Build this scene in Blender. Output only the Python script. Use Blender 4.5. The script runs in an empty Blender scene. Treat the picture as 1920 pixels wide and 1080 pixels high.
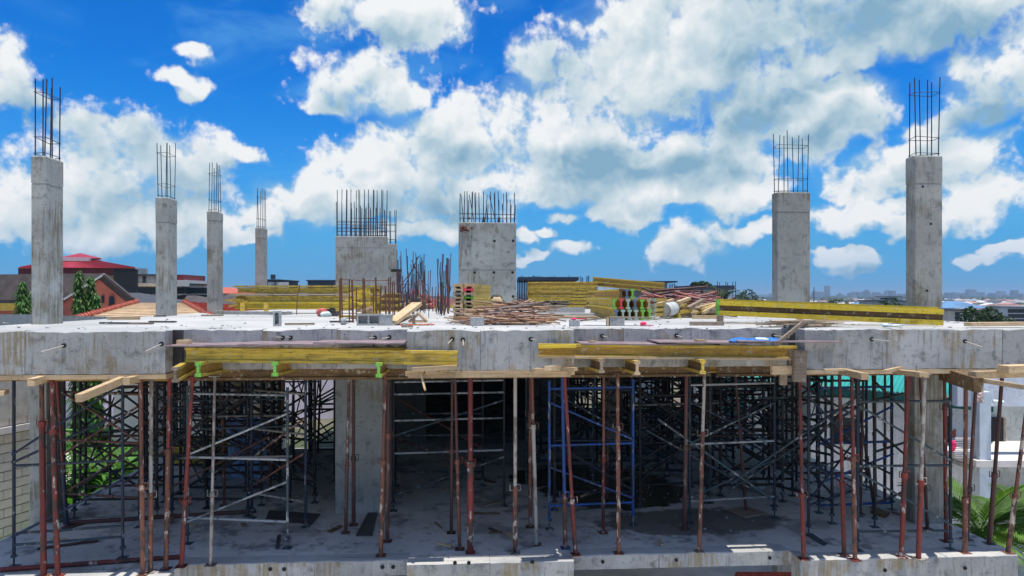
import bpy, math, random
from mathutils import Vector, Matrix, Euler
random.seed(7)
R = math.radians
scene = bpy.context.scene
col = scene.collection

# ------------------------------------------------------------------ camera
YAW = R(3.5)
SY, CY = math.sin(YAW), math.cos(YAW)
FPX, HY, CAMZ = 1300.0, 555.0, 4.0
cam_data = bpy.data.cameras.new('camera')
cam = bpy.data.objects.new('camera', cam_data)
col.objects.link(cam)
cam.location = (0, 0, CAMZ)
cam.rotation_euler = (R(90), 0, -YAW)
cam_data.sensor_width = 36
cam_data.lens = 36 * FPX / 1920
cam_data.shift_y = 15 / 1920
cam_data.clip_start = 0.1
cam_data.clip_end = 12000
scene.camera = cam

def P(px, py, d):
    l = (px - 960) / FPX * d
    return Vector((l * CY + d * SY, -l * SY + d * CY, CAMZ - (py - HY) / FPX * d))
def PZ(px, d, z):
    l = (px - 960) / FPX * d
    return Vector((l * CY + d * SY, -l * SY + d * CY, z))
def G(px, py, z0=0.0):
    return P(px, py, (CAMZ - z0) * FPX / (py - HY))

# ------------------------------------------------------------------ view
scene.view_settings.view_transform = 'Standard'
scene.view_settings.look = 'None'
scene.view_settings.exposure = 0.25
scene.view_settings.gamma = 1.0
scene.view_settings.use_curve_mapping = False
scene.cycles.max_bounces = 5
scene.cycles.diffuse_bounces = 3
scene.cycles.transparent_max_bounces = 8

# ------------------------------------------------------------------ node helper
class NT:
    def __init__(s, tree):
        s.t = tree; s.n = tree.nodes; s.l = tree.links
    def node(s, typ, **kw):
        n = s.n.new(typ)
        for k, v in kw.items(): setattr(n, k, v)
        return n
    def put(s, sock, v):
        if isinstance(v, bpy.types.NodeSocket): s.l.new(v, sock)
        elif v is not None:
            if hasattr(sock.default_value, '__len__') and not hasattr(v, '__len__'): v = (v,) * len(sock.default_value)
            if hasattr(v, '__len__') and len(sock.default_value) == 4 and len(v) == 3: v = (*v, 1)
            sock.default_value = v
    def math(s, op, a, b=None, c=None, clamp=False):
        n = s.node('ShaderNodeMath', operation=op, use_clamp=clamp)
        s.put(n.inputs[0], a)
        if b is not None: s.put(n.inputs[1], b)
        if c is not None: s.put(n.inputs[2], c)
        return n.outputs[0]
    def vmath(s, op, a, b=None, out=0):
        n = s.node('ShaderNodeVectorMath', operation=op)
        s.put(n.inputs[0], a)
        if b is not None:
            if op == 'SCALE': s.put(n.inputs[3], b)
            else: s.put(n.inputs[1], b)
        return n.outputs[out]
    def mix(s, f, a, b, blend='MIX'):
        n = s.node('ShaderNodeMix', data_type='RGBA', blend_type=blend)
        s.put(n.inputs[0], f); s.put(n.inputs[6], a); s.put(n.inputs[7], b)
        return n.outputs[2]
    def noise(s, vec, scale, detail=4, rough=0.55, dist=0.0, out=0, dim='3D'):
        n = s.node('ShaderNodeTexNoise', noise_dimensions=dim)
        s.put(n.inputs['Vector'], vec); s.put(n.inputs['Scale'], scale)
        s.put(n.inputs['Detail'], detail); s.put(n.inputs['Roughness'], rough); s.put(n.inputs['Distortion'], dist)
        return n.outputs[out]
    def ramp(s, f, lo, hi, a=0.0, b=1.0):
        n = s.node('ShaderNodeMapRange', interpolation_type='SMOOTHSTEP')
        s.put(n.inputs[0], f)
        for i, v in enumerate((lo, hi, a, b)): s.put(n.inputs[1 + i], v)
        return n.outputs[0]

# ------------------------------------------------------------------ world: sky with clouds
SUN_EL, SUN_AZ = R(83), R(145)          # azimuth clockwise from +Y; the sun stands a little behind the camera
world = bpy.data.worlds.new('World'); scene.world = world
world.use_nodes = True
wt = NT(world.node_tree)
for n in list(wt.n): wt.n.remove(n)
sky = wt.node('ShaderNodeTexSky', sky_type='NISHITA')
sky.sun_disc = False; sky.sun_elevation = SUN_EL; sky.sun_rotation = SUN_AZ
sky.air_density = 1.0; sky.dust_density = 0.3; sky.ozone_density = 2.5; sky.altitude = 0

CLOUDS = [ # centre x, y and radii as seen from the camera, turned into azimuth and elevation below
 (740,20,175,62),(640,-10,90,60),(820,40,90,50),
 (680,165,118,62),(610,195,45,22),(740,170,65,35),
 (1300,70,330,120),(1220,150,260,110),(1050,240,270,105),(850,275,180,95),(720,320,170,80),(600,370,130,60),
 (1120,320,240,70),(960,345,220,50),(1480,30,330,95),(1690,20,300,100),(1420,200,120,60),(1000,120,60,60),(1560,110,120,45),(1500,160,60,30),
 (1880,150,130,95),(1820,205,85,40),(1940,90,60,70),
 (1590,190,110,52),(1480,250,190,58),(1330,290,170,60),(1240,350,130,50),(1160,395,75,35),(1370,370,110,38),
 (1650,330,160,45),(1680,290,50,30),(1620,400,140,45),(1740,250,60,40),(1800,290,120,50),(1850,370,120,55),(1700,420,90,25),
 (1290,460,85,38),(1250,480,50,22),(1400,435,75,24),(1340,430,60,30),(1080,475,45,20),(1060,405,32,18),(1030,445,38,16),(985,450,30,22),(990,490,35,9),
 (1610,488,60,16),(1560,480,30,14),(1830,490,60,16),(1890,470,40,14),
 (10,130,75,85),(60,180,45,35),(250,275,160,68),(180,330,150,85),(340,310,140,60),(440,285,80,32),(60,370,130,75),(290,400,220,80),(150,440,160,40),
 (335,150,55,26),(365,105,40,20),(500,400,110,38),(460,440,70,22),(330,465,50,12),(800,430,120,26),(830,380,160,45),(700,450,80,16),
]
grp = bpy.data.node_groups.new('cloud_field', 'ShaderNodeTree')
grp.interface.new_socket(name='Vector', in_out='INPUT', socket_type='NodeSocketVector')
grp.interface.new_socket(name='Value', in_out='OUTPUT', socket_type='NodeSocketFloat')
grp.interface.new_socket(name='Mass', in_out='OUTPUT', socket_type='NodeSocketFloat')
g = NT(grp)
gi = g.node('NodeGroupInput'); go = g.node('NodeGroupOutput')
A = gi.outputs[0]
w = g.noise(A, 16, 3, 0.5, out=1, dim='2D')
Aw = g.vmath('ADD', A, g.vmath('SCALE', g.vmath('SUBTRACT', w, (0.5, 0.5, 0.5)), 0.06))
F = None
for (cx, cy, rx, ry) in CLOUDS:
    t = (cx - 960) / FPX; ca = math.cos(math.atan(t))
    az = math.atan(t) + YAW; el = math.atan((HY - cy) / FPX * ca)
    ra = rx / FPX * ca * ca; re = ry / FPX * ca
    v = g.node('ShaderNodeVectorMath', operation='MULTIPLY_ADD')
    g.put(v.inputs[0], Aw); v.inputs[1].default_value = (1 / ra, 1 / re, 0); v.inputs[2].default_value = (-az / ra, -el / re, 0)
    e = g.vmath('LENGTH', v.outputs[0], out=1)
    if F is None: F = e
    else:
        n = g.node('ShaderNodeMath', operation='SMOOTH_MIN'); g.put(n.inputs[0], F); g.put(n.inputs[1], e); n.inputs[2].default_value = 0.25
        F = n.outputs[0]
F = g.math('SUBTRACT', 1.075, F)
# the rest of the sky, out of view: the same kind of cumulus by noise alone
sep = g.node('ShaderNodeSeparateXYZ'); g.l.new(A, sep.inputs[0])
away = g.math('MAXIMUM', g.ramp(g.math('ABSOLUTE', g.math('SUBTRACT', sep.outputs[0], YAW)), 0.72, 0.95), g.ramp(sep.outputs[1], 0.46, 0.62))
gen = g.math('MULTIPLY', g.math('SUBTRACT', g.noise(A, 2.6, 2, 0.5, dim='2D'), 0.50), 5.0)
gen = g.math('ADD', gen, g.math('MULTIPLY', g.math('SUBTRACT', away, 1.0), 4.0))
F = g.math('MAXIMUM', F, gen)
F = g.math('MAXIMUM', F, -1.2)
F = g.math('MINIMUM', F, 0.7)
n1 = g.noise(A, 10, 8, 0.50, 0.0, dim='2D')
vo = g.node('ShaderNodeTexVoronoi', feature='F1', voronoi_dimensions='2D'); g.put(vo.inputs['Vector'], Aw); vo.inputs['Scale'].default_value = 24
vo.inputs['Detail'].default_value = 2.5; vo.inputs['Roughness'].default_value = 0.5; vo.normalize = True
D = g.math('ADD', F, g.math('MULTIPLY', g.math('SUBTRACT', n1, 0.5), 1.5))
D = g.math('ADD', D, g.math('MULTIPLY', g.math('SUBTRACT', 0.27, vo.outputs['Distance']), 1.05))
g.l.new(D, go.inputs[0]); g.l.new(F, go.inputs[1])

tc = wt.node('ShaderNodeTexCoord')
sp = wt.node('ShaderNodeSeparateXYZ'); wt.l.new(tc.outputs['Generated'], sp.inputs[0])
az = wt.math('ARCTAN2', sp.outputs[0], sp.outputs[1])
el = wt.math('ARCSINE', sp.outputs[2])
cb = wt.node('ShaderNodeCombineXYZ'); wt.l.new(az, cb.inputs[0]); wt.l.new(el, cb.inputs[1])
def field(vec):
    n = wt.node('ShaderNodeGroup'); n.node_tree = grp; wt.l.new(vec, n.inputs[0]); return n.outputs
D0, MASS = field(cb.outputs[0])
D1 = field(wt.vmath('ADD', cb.outputs[0], (-0.006, 0.022, 0)))[0]
alpha = wt.ramp(wt.math('ADD', D0, wt.math('MULTIPLY', wt.math('SUBTRACT', wt.noise(cb.outputs[0], 45, 4, 0.6, dim='2D'), 0.5), 1.0)), 0.0, 0.5)
lit = wt.math('MULTIPLY', wt.math('MINIMUM', wt.math('MAXIMUM', wt.math('SUBTRACT', D0, D1), -0.5), 0.7), 0.80)
base = wt.ramp(D0, 0.10, 0.95, 0.88, 0.55)
belly = wt.noise(wt.vmath('ADD', wt.vmath('MULTIPLY', cb.outputs[0], (1.0, 1.9, 1.0)), (3.1, 0.7, 0)), 5.0, 4, 0.45, dim='2D')
GREY = [(1660, 55, 300, 95, 0.85), (1500, 20, 160, 60, 0.4), (1300, 215, 150, 50, 0.4), (1130, 300, 150, 40, 0.5), (1290, 320, 180, 40, 0.5), (920, 285, 130, 26, 0.4),
        (230, 375, 150, 45, 0.5), (1850, 225, 100, 30, 0.6), (1480, 270, 110, 25, 0.3), (700, 40, 110, 40, 0.2), (60, 200, 60, 40, 0.3), (1700, 350, 90, 25, 0.35), (640, 200, 70, 20, 0.2), (850, 395, 200, 24, 0.35)]
G_ = None
for (cx, cy, rx, ry, wgt) in GREY:
    t = (cx - 960) / FPX; ca = math.cos(math.atan(t))
    az_ = math.atan(t) + YAW; el_ = math.atan((HY - cy) / FPX * ca)
    ra = rx / FPX * ca * ca; re = ry / FPX * ca
    v = wt.node('ShaderNodeVectorMath', operation='MULTIPLY_ADD')
    wt.put(v.inputs[0], cb.outputs[0]); v.inputs[1].default_value = (1 / ra, 1 / re, 0); v.inputs[2].default_value = (-az_ / ra, -el_ / re, 0)
    e = wt.math('MULTIPLY', wt.ramp(wt.vmath('LENGTH', v.outputs[0], out=1), 1.35, 0.2), wgt)
    G_ = e if G_ is None else wt.math('MAXIMUM', G_, e)
L = wt.math('ADD', base, lit)
L = wt.math('ADD', L, wt.math('MULTIPLY', wt.math('SUBTRACT', belly, 0.5), 2.0))
L = wt.math('SUBTRACT', L, wt.math('MULTIPLY', G_, 0.95))
L = wt.math('MINIMUM', wt.math('MAXIMUM', L, 0.0), 1.0)
ccol = wt.node('ShaderNodeValToRGB'); wt.l.new(L, ccol.inputs[0])
cr = ccol.color_ramp
cr.elements[0].position = 0.0; cr.elements[0].color = (0.25, 0.44, 0.60, 1)
cr.elements[1].position = 1.0; cr.elements[1].color = (0.95, 0.97, 0.98, 1)
e_ = cr.elements.new(0.45); e_.color = (0.55, 0.69, 0.77, 1)
SKYK = 7.2
cloud = wt.vmath('SCALE', ccol.outputs[0], SKYK * 0.93)
# the clear sky keeps the Nishita gradient, graded to the deep tropical blue of the photograph
hs = wt.node('ShaderNodeHueSaturation'); hs.inputs['Saturation'].default_value = 1.45; hs.inputs['Hue'].default_value = 0.492
wt.l.new(sky.outputs[0], hs.inputs['Color'])
blue = wt.vmath('MULTIPLY', hs.outputs[0], (0.06, 0.63, 1.08))
veil = wt.math('MULTIPLY', wt.ramp(wt.noise(wt.vmath('MULTIPLY', cb.outputs[0], (1, 3.2, 1)), 3.2, 4, 0.6, 0.6, dim='2D'), 0.46, 0.75), 0.20)
blue = wt.mix(veil, blue, wt.vmath('SCALE', (0.30, 0.72, 0.95), SKYK))
haze_f = wt.math('MULTIPLY', wt.ramp(el, 0.30, 0.0), 0.85)
blue = wt.mix(haze_f, blue, wt.vmath('SCALE', (0.085, 0.345, 0.70), SKYK))
soft = wt.math('MULTIPLY', wt.ramp(MASS, 0.05, 0.65), 0.62)
blue = wt.mix(soft, blue, wt.vmath('SCALE', (0.36, 0.60, 0.76), SKYK * 0.93))
final = wt.mix(alpha, blue, cloud)
final = wt.mix(wt.math('MULTIPLY', wt.ramp(el, 0.10, 0.0), 0.5), final, wt.vmath('SCALE', (0.085, 0.345, 0.70), SKYK))
bg = wt.node('ShaderNodeBackground'); bg.inputs[1].default_value = 0.12
wt.l.new(final, bg.inputs[0])
wo = wt.node('ShaderNodeOutputWorld'); wt.l.new(bg.outputs[0], wo.inputs[0])
world.cycles.sampling_method = 'MANUAL'; world.cycles.sample_map_resolution = 512

sun_d = bpy.data.lights.new('sun', 'SUN'); sun_d.energy = 4.4; sun_d.angle = R(0.5); sun_d.color = (1.0, 0.95, 0.87)
sun = bpy.data.objects.new('sun', sun_d); col.objects.link(sun)
sd = Vector((math.sin(SUN_AZ) * math.cos(SUN_EL), math.cos(SUN_AZ) * math.cos(SUN_EL), math.sin(SUN_EL)))
sun.rotation_euler = sd.to_track_quat('Z', 'Y').to_euler()
sun.location = (0, 0, 60)

# ------------------------------------------------------------------ mesh helper
class MB:
    def __init__(s): s.v = []; s.f = []; s.m = []; s.cm = 0; s.sm = []
    def add(s, vs, fs, smooth=False):
        o = len(s.v); s.v += [tuple(v) for v in vs]
        for f in fs: s.f.append(tuple(i + o for i in f)); s.m.append(s.cm); s.sm.append(smooth)
        return s
    def box(s, x0, x1, y0, y1, z0, z1):
        return s.add([(x0,y0,z0),(x1,y0,z0),(x1,y1,z0),(x0,y1,z0),(x0,y0,z1),(x1,y0,z1),(x1,y1,z1),(x0,y1,z1)],
                     [(0,3,2,1),(4,5,6,7),(0,1,5,4),(1,2,6,5),(2,3,7,6),(3,0,4,7)])
    def obox(s, c, dx, dy, dz, rot):      # box of half sizes about c, turned by a matrix
        vs = [Vector(c) + rot @ Vector((sx*dx, sy*dy, sz*dz)) for sz in (-1,1) for sx, sy in ((-1,-1),(1,-1),(1,1),(-1,1))]
        return s.add(vs, [(0,3,2,1),(4,5,6,7),(0,1,5,4),(1,2,6,5),(2,3,7,6),(3,0,4,7)])
    def bar(s, a, b, w, h, up=(0,0,1)):   # rectangular bar from a to b, w across, h along up
        a = Vector(a); b = Vector(b); z = (b - a); L = z.length; x = z / L
        y = Vector(up).cross(x)
        if y.length < 1e-4: y = Vector((0,1,0)).cross(x)
        y.normalize(); zz = x.cross(y)
        rot = Matrix((x, y, zz)).transposed()
        return s.obox((a + b) / 2, L / 2, w / 2, h / 2, rot)
    def tube(s, a, b, r, n=8, r2=None, caps=True):
        a = Vector(a); b = Vector(b); x = (b - a).normalized(); r2 = r if r2 is None else r2
        y = x.cross(Vector((0,0,1)))
        if y.length < 1e-3: y = x.cross(Vector((0,1,0)))
        y.normalize(); z = x.cross(y)
        vs = []
        for p, rr in ((a, r), (b, r2)):
            for i in range(n):
                t = 2 * math.pi * i / n
                vs.append(p + (y * math.cos(t) + z * math.sin(t)) * rr)
        s.add(vs, [(i, (i+1) % n, n + (i+1) % n, n + i) for i in range(n)], True)
        if caps:
            s.add([*vs[:n]], [tuple(range(n))[::-1]]); s.add([*vs[n:]], [tuple(range(n))])
        return s
    def path(s, pts, r, n=6):
        for a, b in zip(pts, pts[1:]): s.tube(a, b, r, n)
        return s
    def sweep(s, prof, a, b, up=(0,0,1), caps=True):   # profile (y, z) pairs swept from a to b
        a = Vector(a); b = Vector(b); x = (b - a).normalized()
        y = Vector(up).cross(x).normalized(); z = x.cross(y)
        n = len(prof)
        vs = [p + y * u + z * v for p in (a, b) for u, v in prof]
        fs = [(i, n + i, n + (i+1) % n, (i+1) % n) for i in range(n)]
        s.add(vs, fs)
        if caps:
            s.add(vs[:n], [tuple(range(n))]); s.add(vs[n:], [tuple(range(n))[::-1]])
        return s
    def prism(s, poly, z0, z1):
        n = len(poly)
        return s.add([(x, y, z0) for x, y in poly] + [(x, y, z1) for x, y in poly],
                     [tuple(range(n))[::-1], tuple(range(n, 2*n))] + [(i, (i+1) % n, n + (i+1) % n, n + i) for i in range(n)])
    def blob(s, c, rx, ry, rz, n=8, m=5, jit=0.12, rnd=random):
        vs = [(c[0], c[1], c[2]-rz)]
        for j in range(1, m):
            ph = -math.pi/2 + math.pi*j/m
            for i in range(n):
                t = 2*math.pi*i/n; k = 1 + rnd.uniform(-jit, jit)
                vs.append((c[0]+rx*k*math.cos(t)*math.cos(ph), c[1]+ry*k*math.sin(t)*math.cos(ph), c[2]+rz*k*math.sin(ph)))
        vs.append((c[0], c[1], c[2]+rz))
        fs = [(0, 1+(i+1) % n, 1+i) for i in range(n)]
        for j in range(m-2):
            for i in range(n):
                a = 1+j*n+i; b = 1+j*n+(i+1) % n
                fs.append((a, b, b+n, a+n))
        k = 1+(m-2)*n; fs += [(k+i, k+(i+1) % n, len(vs)-1) for i in range(n)]
        return s.add(vs, fs, True)
    def mesh(s, name, mats, inv=None):
        me = bpy.data.meshes.new(name)
        vs = s.v if inv is None else [tuple(inv @ Vector(v)) for v in s.v]
        me.from_pydata(vs, [], s.f)
        if not isinstance(mats, (list, tuple)): mats = [mats]
        for m in mats: me.materials.append(m)
        me.polygons.foreach_set('material_index', s.m)
        me.polygons.foreach_set('use_smooth', s.sm)
        me.update()
        return me
    def build(s, name, mats, parent=None, world=False, label=None):
        inv = None
        if world and parent is not None: inv = full(parent).inverted()
        o = bpy.data.objects.new(name, s.mesh(name, mats, inv))
        col.objects.link(o)
        if parent is not None: o.parent = parent
        if label: o['label'] = label
        return o

def local(o):
    return Matrix.LocRotScale(o.location, o.rotation_euler, o.scale)
def full(o):
    m = local(o)
    while o.parent is not None: o = o.parent; m = local(o) @ m
    return m
def tag(o, label=None, cat=None, group=None, kind=None):
    if label: o['label'] = label
    if cat: o['category'] = cat
    if group: o['group'] = group
    if kind: o['kind'] = kind
    return o
def thing(name, label, cat, loc=(0,0,0), rz=0.0, group=None):
    o = bpy.data.objects.new(name, None); col.objects.link(o)
    o.location = loc; o.rotation_euler = (0, 0, rz); o.empty_display_size = 0.2
    return tag(o, label, cat, group)
def inst(name, me, parent=None, loc=(0,0,0), rot=(0,0,0), scale=(1,1,1)):
    o = bpy.data.objects.new(name, me); col.objects.link(o)
    o.location = loc; o.rotation_euler = rot; o.scale = scale
    if parent is not None: o.parent = parent
    return o
def single(name, mb, mats, label, cat, group=None, origin=None):
    """a thing that is one mesh, built from world coordinates, its origin at its base"""
    if origin is None:
        n = len(mb.v); origin = (sum(v[0] for v in mb.v)/n, sum(v[1] for v in mb.v)/n, min(v[2] for v in mb.v))
    o = bpy.data.objects.new(name, mb.mesh(name, mats, Matrix.Translation(-Vector(origin)))); col.objects.link(o)
    o.location = origin
    return tag(o, label, cat, group)
def dup(root, loc, rz=0.0, label=None, group=None):
    r = root.copy(); col.objects.link(r); r.location = loc; r.rotation_euler = (0, 0, rz)
    if label: r['label'] = label
    if group: r['group'] = group
    for ch in root.children:
        c = ch.copy(); col.objects.link(c); c.parent = r
        for gch in ch.children:
            d = gch.copy(); col.objects.link(d); d.parent = c
    return r

# ------------------------------------------------------------------ materials
MATS = {}
def mat(name, rough=0.8):
    m = bpy.data.materials.new(name); m.use_nodes = True
    t = NT(m.node_tree); b = t.n['Principled BSDF']
    b.inputs['Roughness'].default_value = rough
    MATS[name] = m
    return m, t, b
def coords(t, which='Object'):
    return t.node('ShaderNodeTexCoord').outputs[which]
def bump(t, b, h, strength=0.4, dist=0.01):
    n = t.node('ShaderNodeBump'); n.inputs['Strength'].default_value = strength; n.inputs['Distance'].default_value = dist
    t.l.new(h, n.inputs['Height']); t.l.new(n.outputs[0], b.inputs['Normal'])
def rnd(t):
    return t.node('ShaderNodeObjectInfo').outputs['Random']
def plain(name, c, rough=0.8, var=0.25, scale=3.0, metal=0.0, bumpy=0.0, which='Object', objvar=0.0):
    m, t, b = mat(name, rough)
    v = coords(t, which)
    n = t.noise(v, scale, 5, 0.6)
    c1 = tuple(x * (1 - var) for x in c); c2 = tuple(min(1, x * (1 + var)) for x in c)
    cc = t.mix(t.ramp(n, 0.3, 0.7), (*c1, 1), (*c2, 1))
    if objvar:
        k = t.math('ADD', 1 - objvar, t.math('MULTIPLY', rnd(t), 2 * objvar))
        cc = t.vmath('SCALE', cc, k)
    t.put(b.inputs['Base Color'], cc); b.inputs['Metallic'].default_value = metal
    if bumpy: bump(t, b, n, bumpy, 0.02)
    return m
def concrete(name, base, dark=0.5, streak=0.5, stain=(0.20, 0.15, 0.07), stainamt=0.3, scale=1.0, cracks=True):
    m, t, b = mat(name, 0.9)
    v = coords(t, 'Object'); r = rnd(t)
    v = t.vmath('ADD', v, t.vmath('SCALE', (17.3, 9.1, 5.7), r))
    big = t.noise(v, 0.9 * scale, 5, 0.6); mid = t.noise(v, 5 * scale, 6, 0.65); fine = t.noise(v, 55, 3, 0.6)
    st = t.noise(t.vmath('MULTIPLY', v, (20, 20, 1.6)), 1.0 * scale, 5, 0.66)
    speck = t.noise(v, 17, 6, 0.72)
    c = t.mix(t.ramp(big, 0.3, 0.7), (*[x * 0.82 for x in base], 1), (*[min(1, x * 1.15) for x in base], 1))
    c = t.mix(t.math('MULTIPLY', t.ramp(mid, 0.50, 0.72), dark), c, (*[x * 0.42 for x in base], 1))
    c = t.mix(t.math('MULTIPLY', t.ramp(st, 0.54, 0.72), streak), c, (*[x * 0.45 for x in base], 1))
    sm = t.math('MULTIPLY', t.ramp(t.noise(t.vmath('ADD', v, (31, 7, 3)), 0.9 * scale, 4, 0.6), 0.50, 0.62), t.ramp(st, 0.40, 0.56))
    c = t.mix(t.math('MULTIPLY', sm, stainamt), c, (*stain, 1))
    c = t.mix(t.math('MULTIPLY', t.ramp(speck, 0.55, 0.66), 0.5), c, (*[x * 0.35 for x in base], 1))
    # pin holes and spatter
    vo = t.node('ShaderNodeTexVoronoi'); t.put(vo.inputs['Vector'], v); vo.inputs['Scale'].default_value = 9
    spot = t.ramp(vo.outputs['Distance'], 0.13, 0.06)
    c = t.mix(t.math('MULTIPLY', spot, t.ramp(mid, 0.42, 0.6)), c, (*[x * 0.28 for x in base], 1))
    k = t.math('ADD', 0.88, t.math('MULTIPLY', fine, 0.24)); c = t.vmath('SCALE', c, k)
    k = t.math('ADD', 0.90, t.math('MULTIPLY', r, 0.20)); c = t.vmath('SCALE', c, k)
    t.put(b.inputs['Base Color'], c)
    h = t.math('ADD', t.math('MULTIPLY', mid, 0.6), t.math('ADD', t.math('MULTIPLY', fine, 0.25), t.math('MULTIPLY', spot, -0.5)))
    bump(t, b, h, 0.55, 0.012)
    return m
M_col = concrete('column_concrete', (0.345, 0.35, 0.32), 0.85, 0.75, stain=(0.17, 0.14, 0.08), stainamt=0.7)
M_fas = concrete('edge_beam_concrete', (0.375, 0.38, 0.37), 0.95, 0.95, stain=(0.26, 0.19, 0.08), stainamt=0.7, scale=1.2)
M_coreshade = concrete('core_shade_concrete', (0.16, 0.16, 0.16), 0.6, 0.5)  # concrete darkened, with the core's shade put into its colour
M_old = concrete('old_render', (0.42, 0.44, 0.42), 0.6, 0.8)

def deck_material():
    m, t, b = mat('deck_concrete', 0.85)
    v = coords(t)
    big = t.noise(v, 0.45, 6, 0.6); mid = t.noise(v, 3, 6, 0.65); fine = t.noise(v, 40, 3, 0.6)
    lines = t.noise(t.vmath('MULTIPLY', v, (0.35, 4, 1)), 1.6, 6, 0.66)
    c = t.mix(t.ramp(big, 0.35, 0.65), (0.36, 0.36, 0.35, 1), (0.52, 0.51, 0.48, 1))
    c = t.mix(t.math('MULTIPLY', t.ramp(mid, 0.54, 0.74), 0.55), c, (0.30, 0.31, 0.30, 1))
    c = t.mix(t.math('MULTIPLY', t.ramp(lines, 0.54, 0.62), 0.7), c, (0.26, 0.28, 0.29, 1))
    c = t.vmath('SCALE', c, t.math('ADD', 0.86, t.math('MULTIPLY', fine, 0.28)))
    t.put(b.inputs['Base Color'], c)
    bump(t, b, t.math('ADD', mid, t.math('MULTIPLY', fine, 0.4)), 0.6, 0.02)
    return m
M_deck = deck_material()
def floor_material():
    m, t, b = mat('floor_concrete', 0.85)
    v = coords(t)
    big = t.noise(v, 0.5, 6, 0.6); mid = t.noise(v, 2.6, 7, 0.68); fine = t.noise(v, 45, 3, 0.7)
    c = t.mix(t.ramp(big, 0.35, 0.65), (0.50, 0.49, 0.46, 1), (0.66, 0.64, 0.59, 1))
    c = t.mix(t.math('MULTIPLY', t.ramp(mid, 0.50, 0.66), 0.75), c, (0.13, 0.13, 0.14, 1))
    c = t.vmath('SCALE', c, t.math('ADD', 0.70, t.math('MULTIPLY', fine, 0.60)))
    # the puddle that spreads from the middle to the right-hand front
    def ell(cx, cy, rx, ry):
        q = t.vmath('MULTIPLY', t.vmath('SUBTRACT', v, (cx, cy - 20, 0)), (1 / rx, 1 / ry, 0))
        return t.vmath('LENGTH', q, out=1)
    e = t.math('MINIMUM', ell(3.0, 14.3, 1.5, 1.5), ell(2.0, 15.3, 1.2, 0.9))
    e = t.math('ADD', e, t.math('MULTIPLY', t.math('SUBTRACT', t.noise(v, 1.6, 5, 0.6), 0.5), 0.9))
    wet = t.ramp(e, 1.0, 0.93)
    damp = t.math('MULTIPLY', t.ramp(t.noise(t.vmath('ADD', v, (4, 9, 0)), 0.8, 5, 0.6), 0.56, 0.64), 0.45)
    e2 = t.math('ADD', ell(3.9, 12.1, 1.7, 0.75), t.math('MULTIPLY', t.math('SUBTRACT', t.noise(v, 1.9, 5, 0.6), 0.5), 1.0))
    damp2 = t.math('MULTIPLY', t.ramp(e2, 1.05, 0.85), 0.8)
    wall = t.math('MAXIMUM', t.math('MAXIMUM', wet, damp), damp2)
    c = t.mix(wall, c, (0.07, 0.062, 0.045, 1))
    t.put(b.inputs['Base Color'], c)
    t.put(b.inputs['Roughness'], t.math('SUBTRACT', 0.85, t.math('ADD', t.math('MULTIPLY', wet, 0.66), t.math('MULTIPLY', damp2, 0.12))))
    n = t.node('ShaderNodeBump'); n.inputs['Distance'].default_value = 0.02
    t.put(n.inputs['Strength'], t.math('MULTIPLY', t.math('SUBTRACT', 1.0, wet), 0.6))
    t.l.new(t.math('ADD', mid, t.math('MULTIPLY', fine, 0.4)), n.inputs['Height']); t.l.new(n.outputs[0], b.inputs['Normal'])
    return m
M_floor = floor_material()

def painted(name, paint, under, thr=0.5, crust=None, crustthr=0.66, rough=0.6, scale=14):
    m, t, b = mat(name, rough)
    v = t.vmath('ADD', coords(t), t.vmath('SCALE', (13.0, 7.0, 3.0), rnd(t)))
    vs = t.vmath('MULTIPLY', v, (1, 1, 0.45))
    n = t.noise(vs, scale, 6, 0.68); n2 = t.noise(t.vmath('ADD', v, (5, 5, 5)), 1.4, 4, 0.6)
    mix_ = t.math('ADD', t.math('MULTIPLY', n, 0.6), t.math('MULTIPLY', n2, 0.4))
    c = t.mix(t.ramp(mix_, thr, thr + 0.06), (*paint, 1), (*under, 1))
    if crust:
        n3 = t.noise(t.vmath('ADD', vs, (9, 2, 1)), scale * 0.8, 6, 0.7)
        c = t.mix(t.ramp(t.math('ADD', t.math('MULTIPLY', n3, 0.75), t.math('MULTIPLY', n2, 0.25)), crustthr, crustthr + 0.04), c, (*crust, 1))
    c = t.vmath('SCALE', c, t.math('ADD', 0.75, t.math('MULTIPLY', rnd(t), 0.5)))
    t.put(b.inputs['Base Color'], c); bump(t, b, n, 0.5, 0.004)
    return m
RUST = (0.17, 0.085, 0.055); CEM = (0.42, 0.38, 0.34)
M_red = painted('red_oxide_steel', (0.17, 0.022, 0.016), (0.05, 0.024, 0.02), 0.50, CEM, 0.568)
M_rust = painted('rusty_steel', (0.16, 0.058, 0.034), (0.06, 0.028, 0.02), 0.50, (0.45, 0.36, 0.30), 0.55)
M_darkrust = painted('dark_rusty_steel', (0.10, 0.035, 0.028), (0.07, 0.045, 0.035), 0.5, (0.25, 0.22, 0.2), 0.60)
M_pale = painted('cement_crusted_steel', (0.36, 0.33, 0.29), (0.16, 0.13, 0.11), 0.48, (0.12, 0.10, 0.09), 0.60)
M_navy = painted('navy_scaffold_paint', (0.010, 0.022, 0.050), (0.022, 0.026, 0.030), 0.49, (0.26, 0.27, 0.27), 0.575)
M_blue = painted('bright_blue_scaffold_paint', (0.015, 0.075, 0.30), (0.03, 0.05, 0.10), 0.49, (0.32, 0.36, 0.42), 0.57)
M_teal = painted('teal_grey_scaffold_paint', (0.028, 0.058, 0.075), (0.06, 0.065, 0.065), 0.48, (0.34, 0.35, 0.34), 0.55)
M_black = painted('black_scaffold_steel', (0.012, 0.012, 0.015), (0.025, 0.02, 0.018), 0.5, (0.14, 0.13, 0.12), 0.62)
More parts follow.
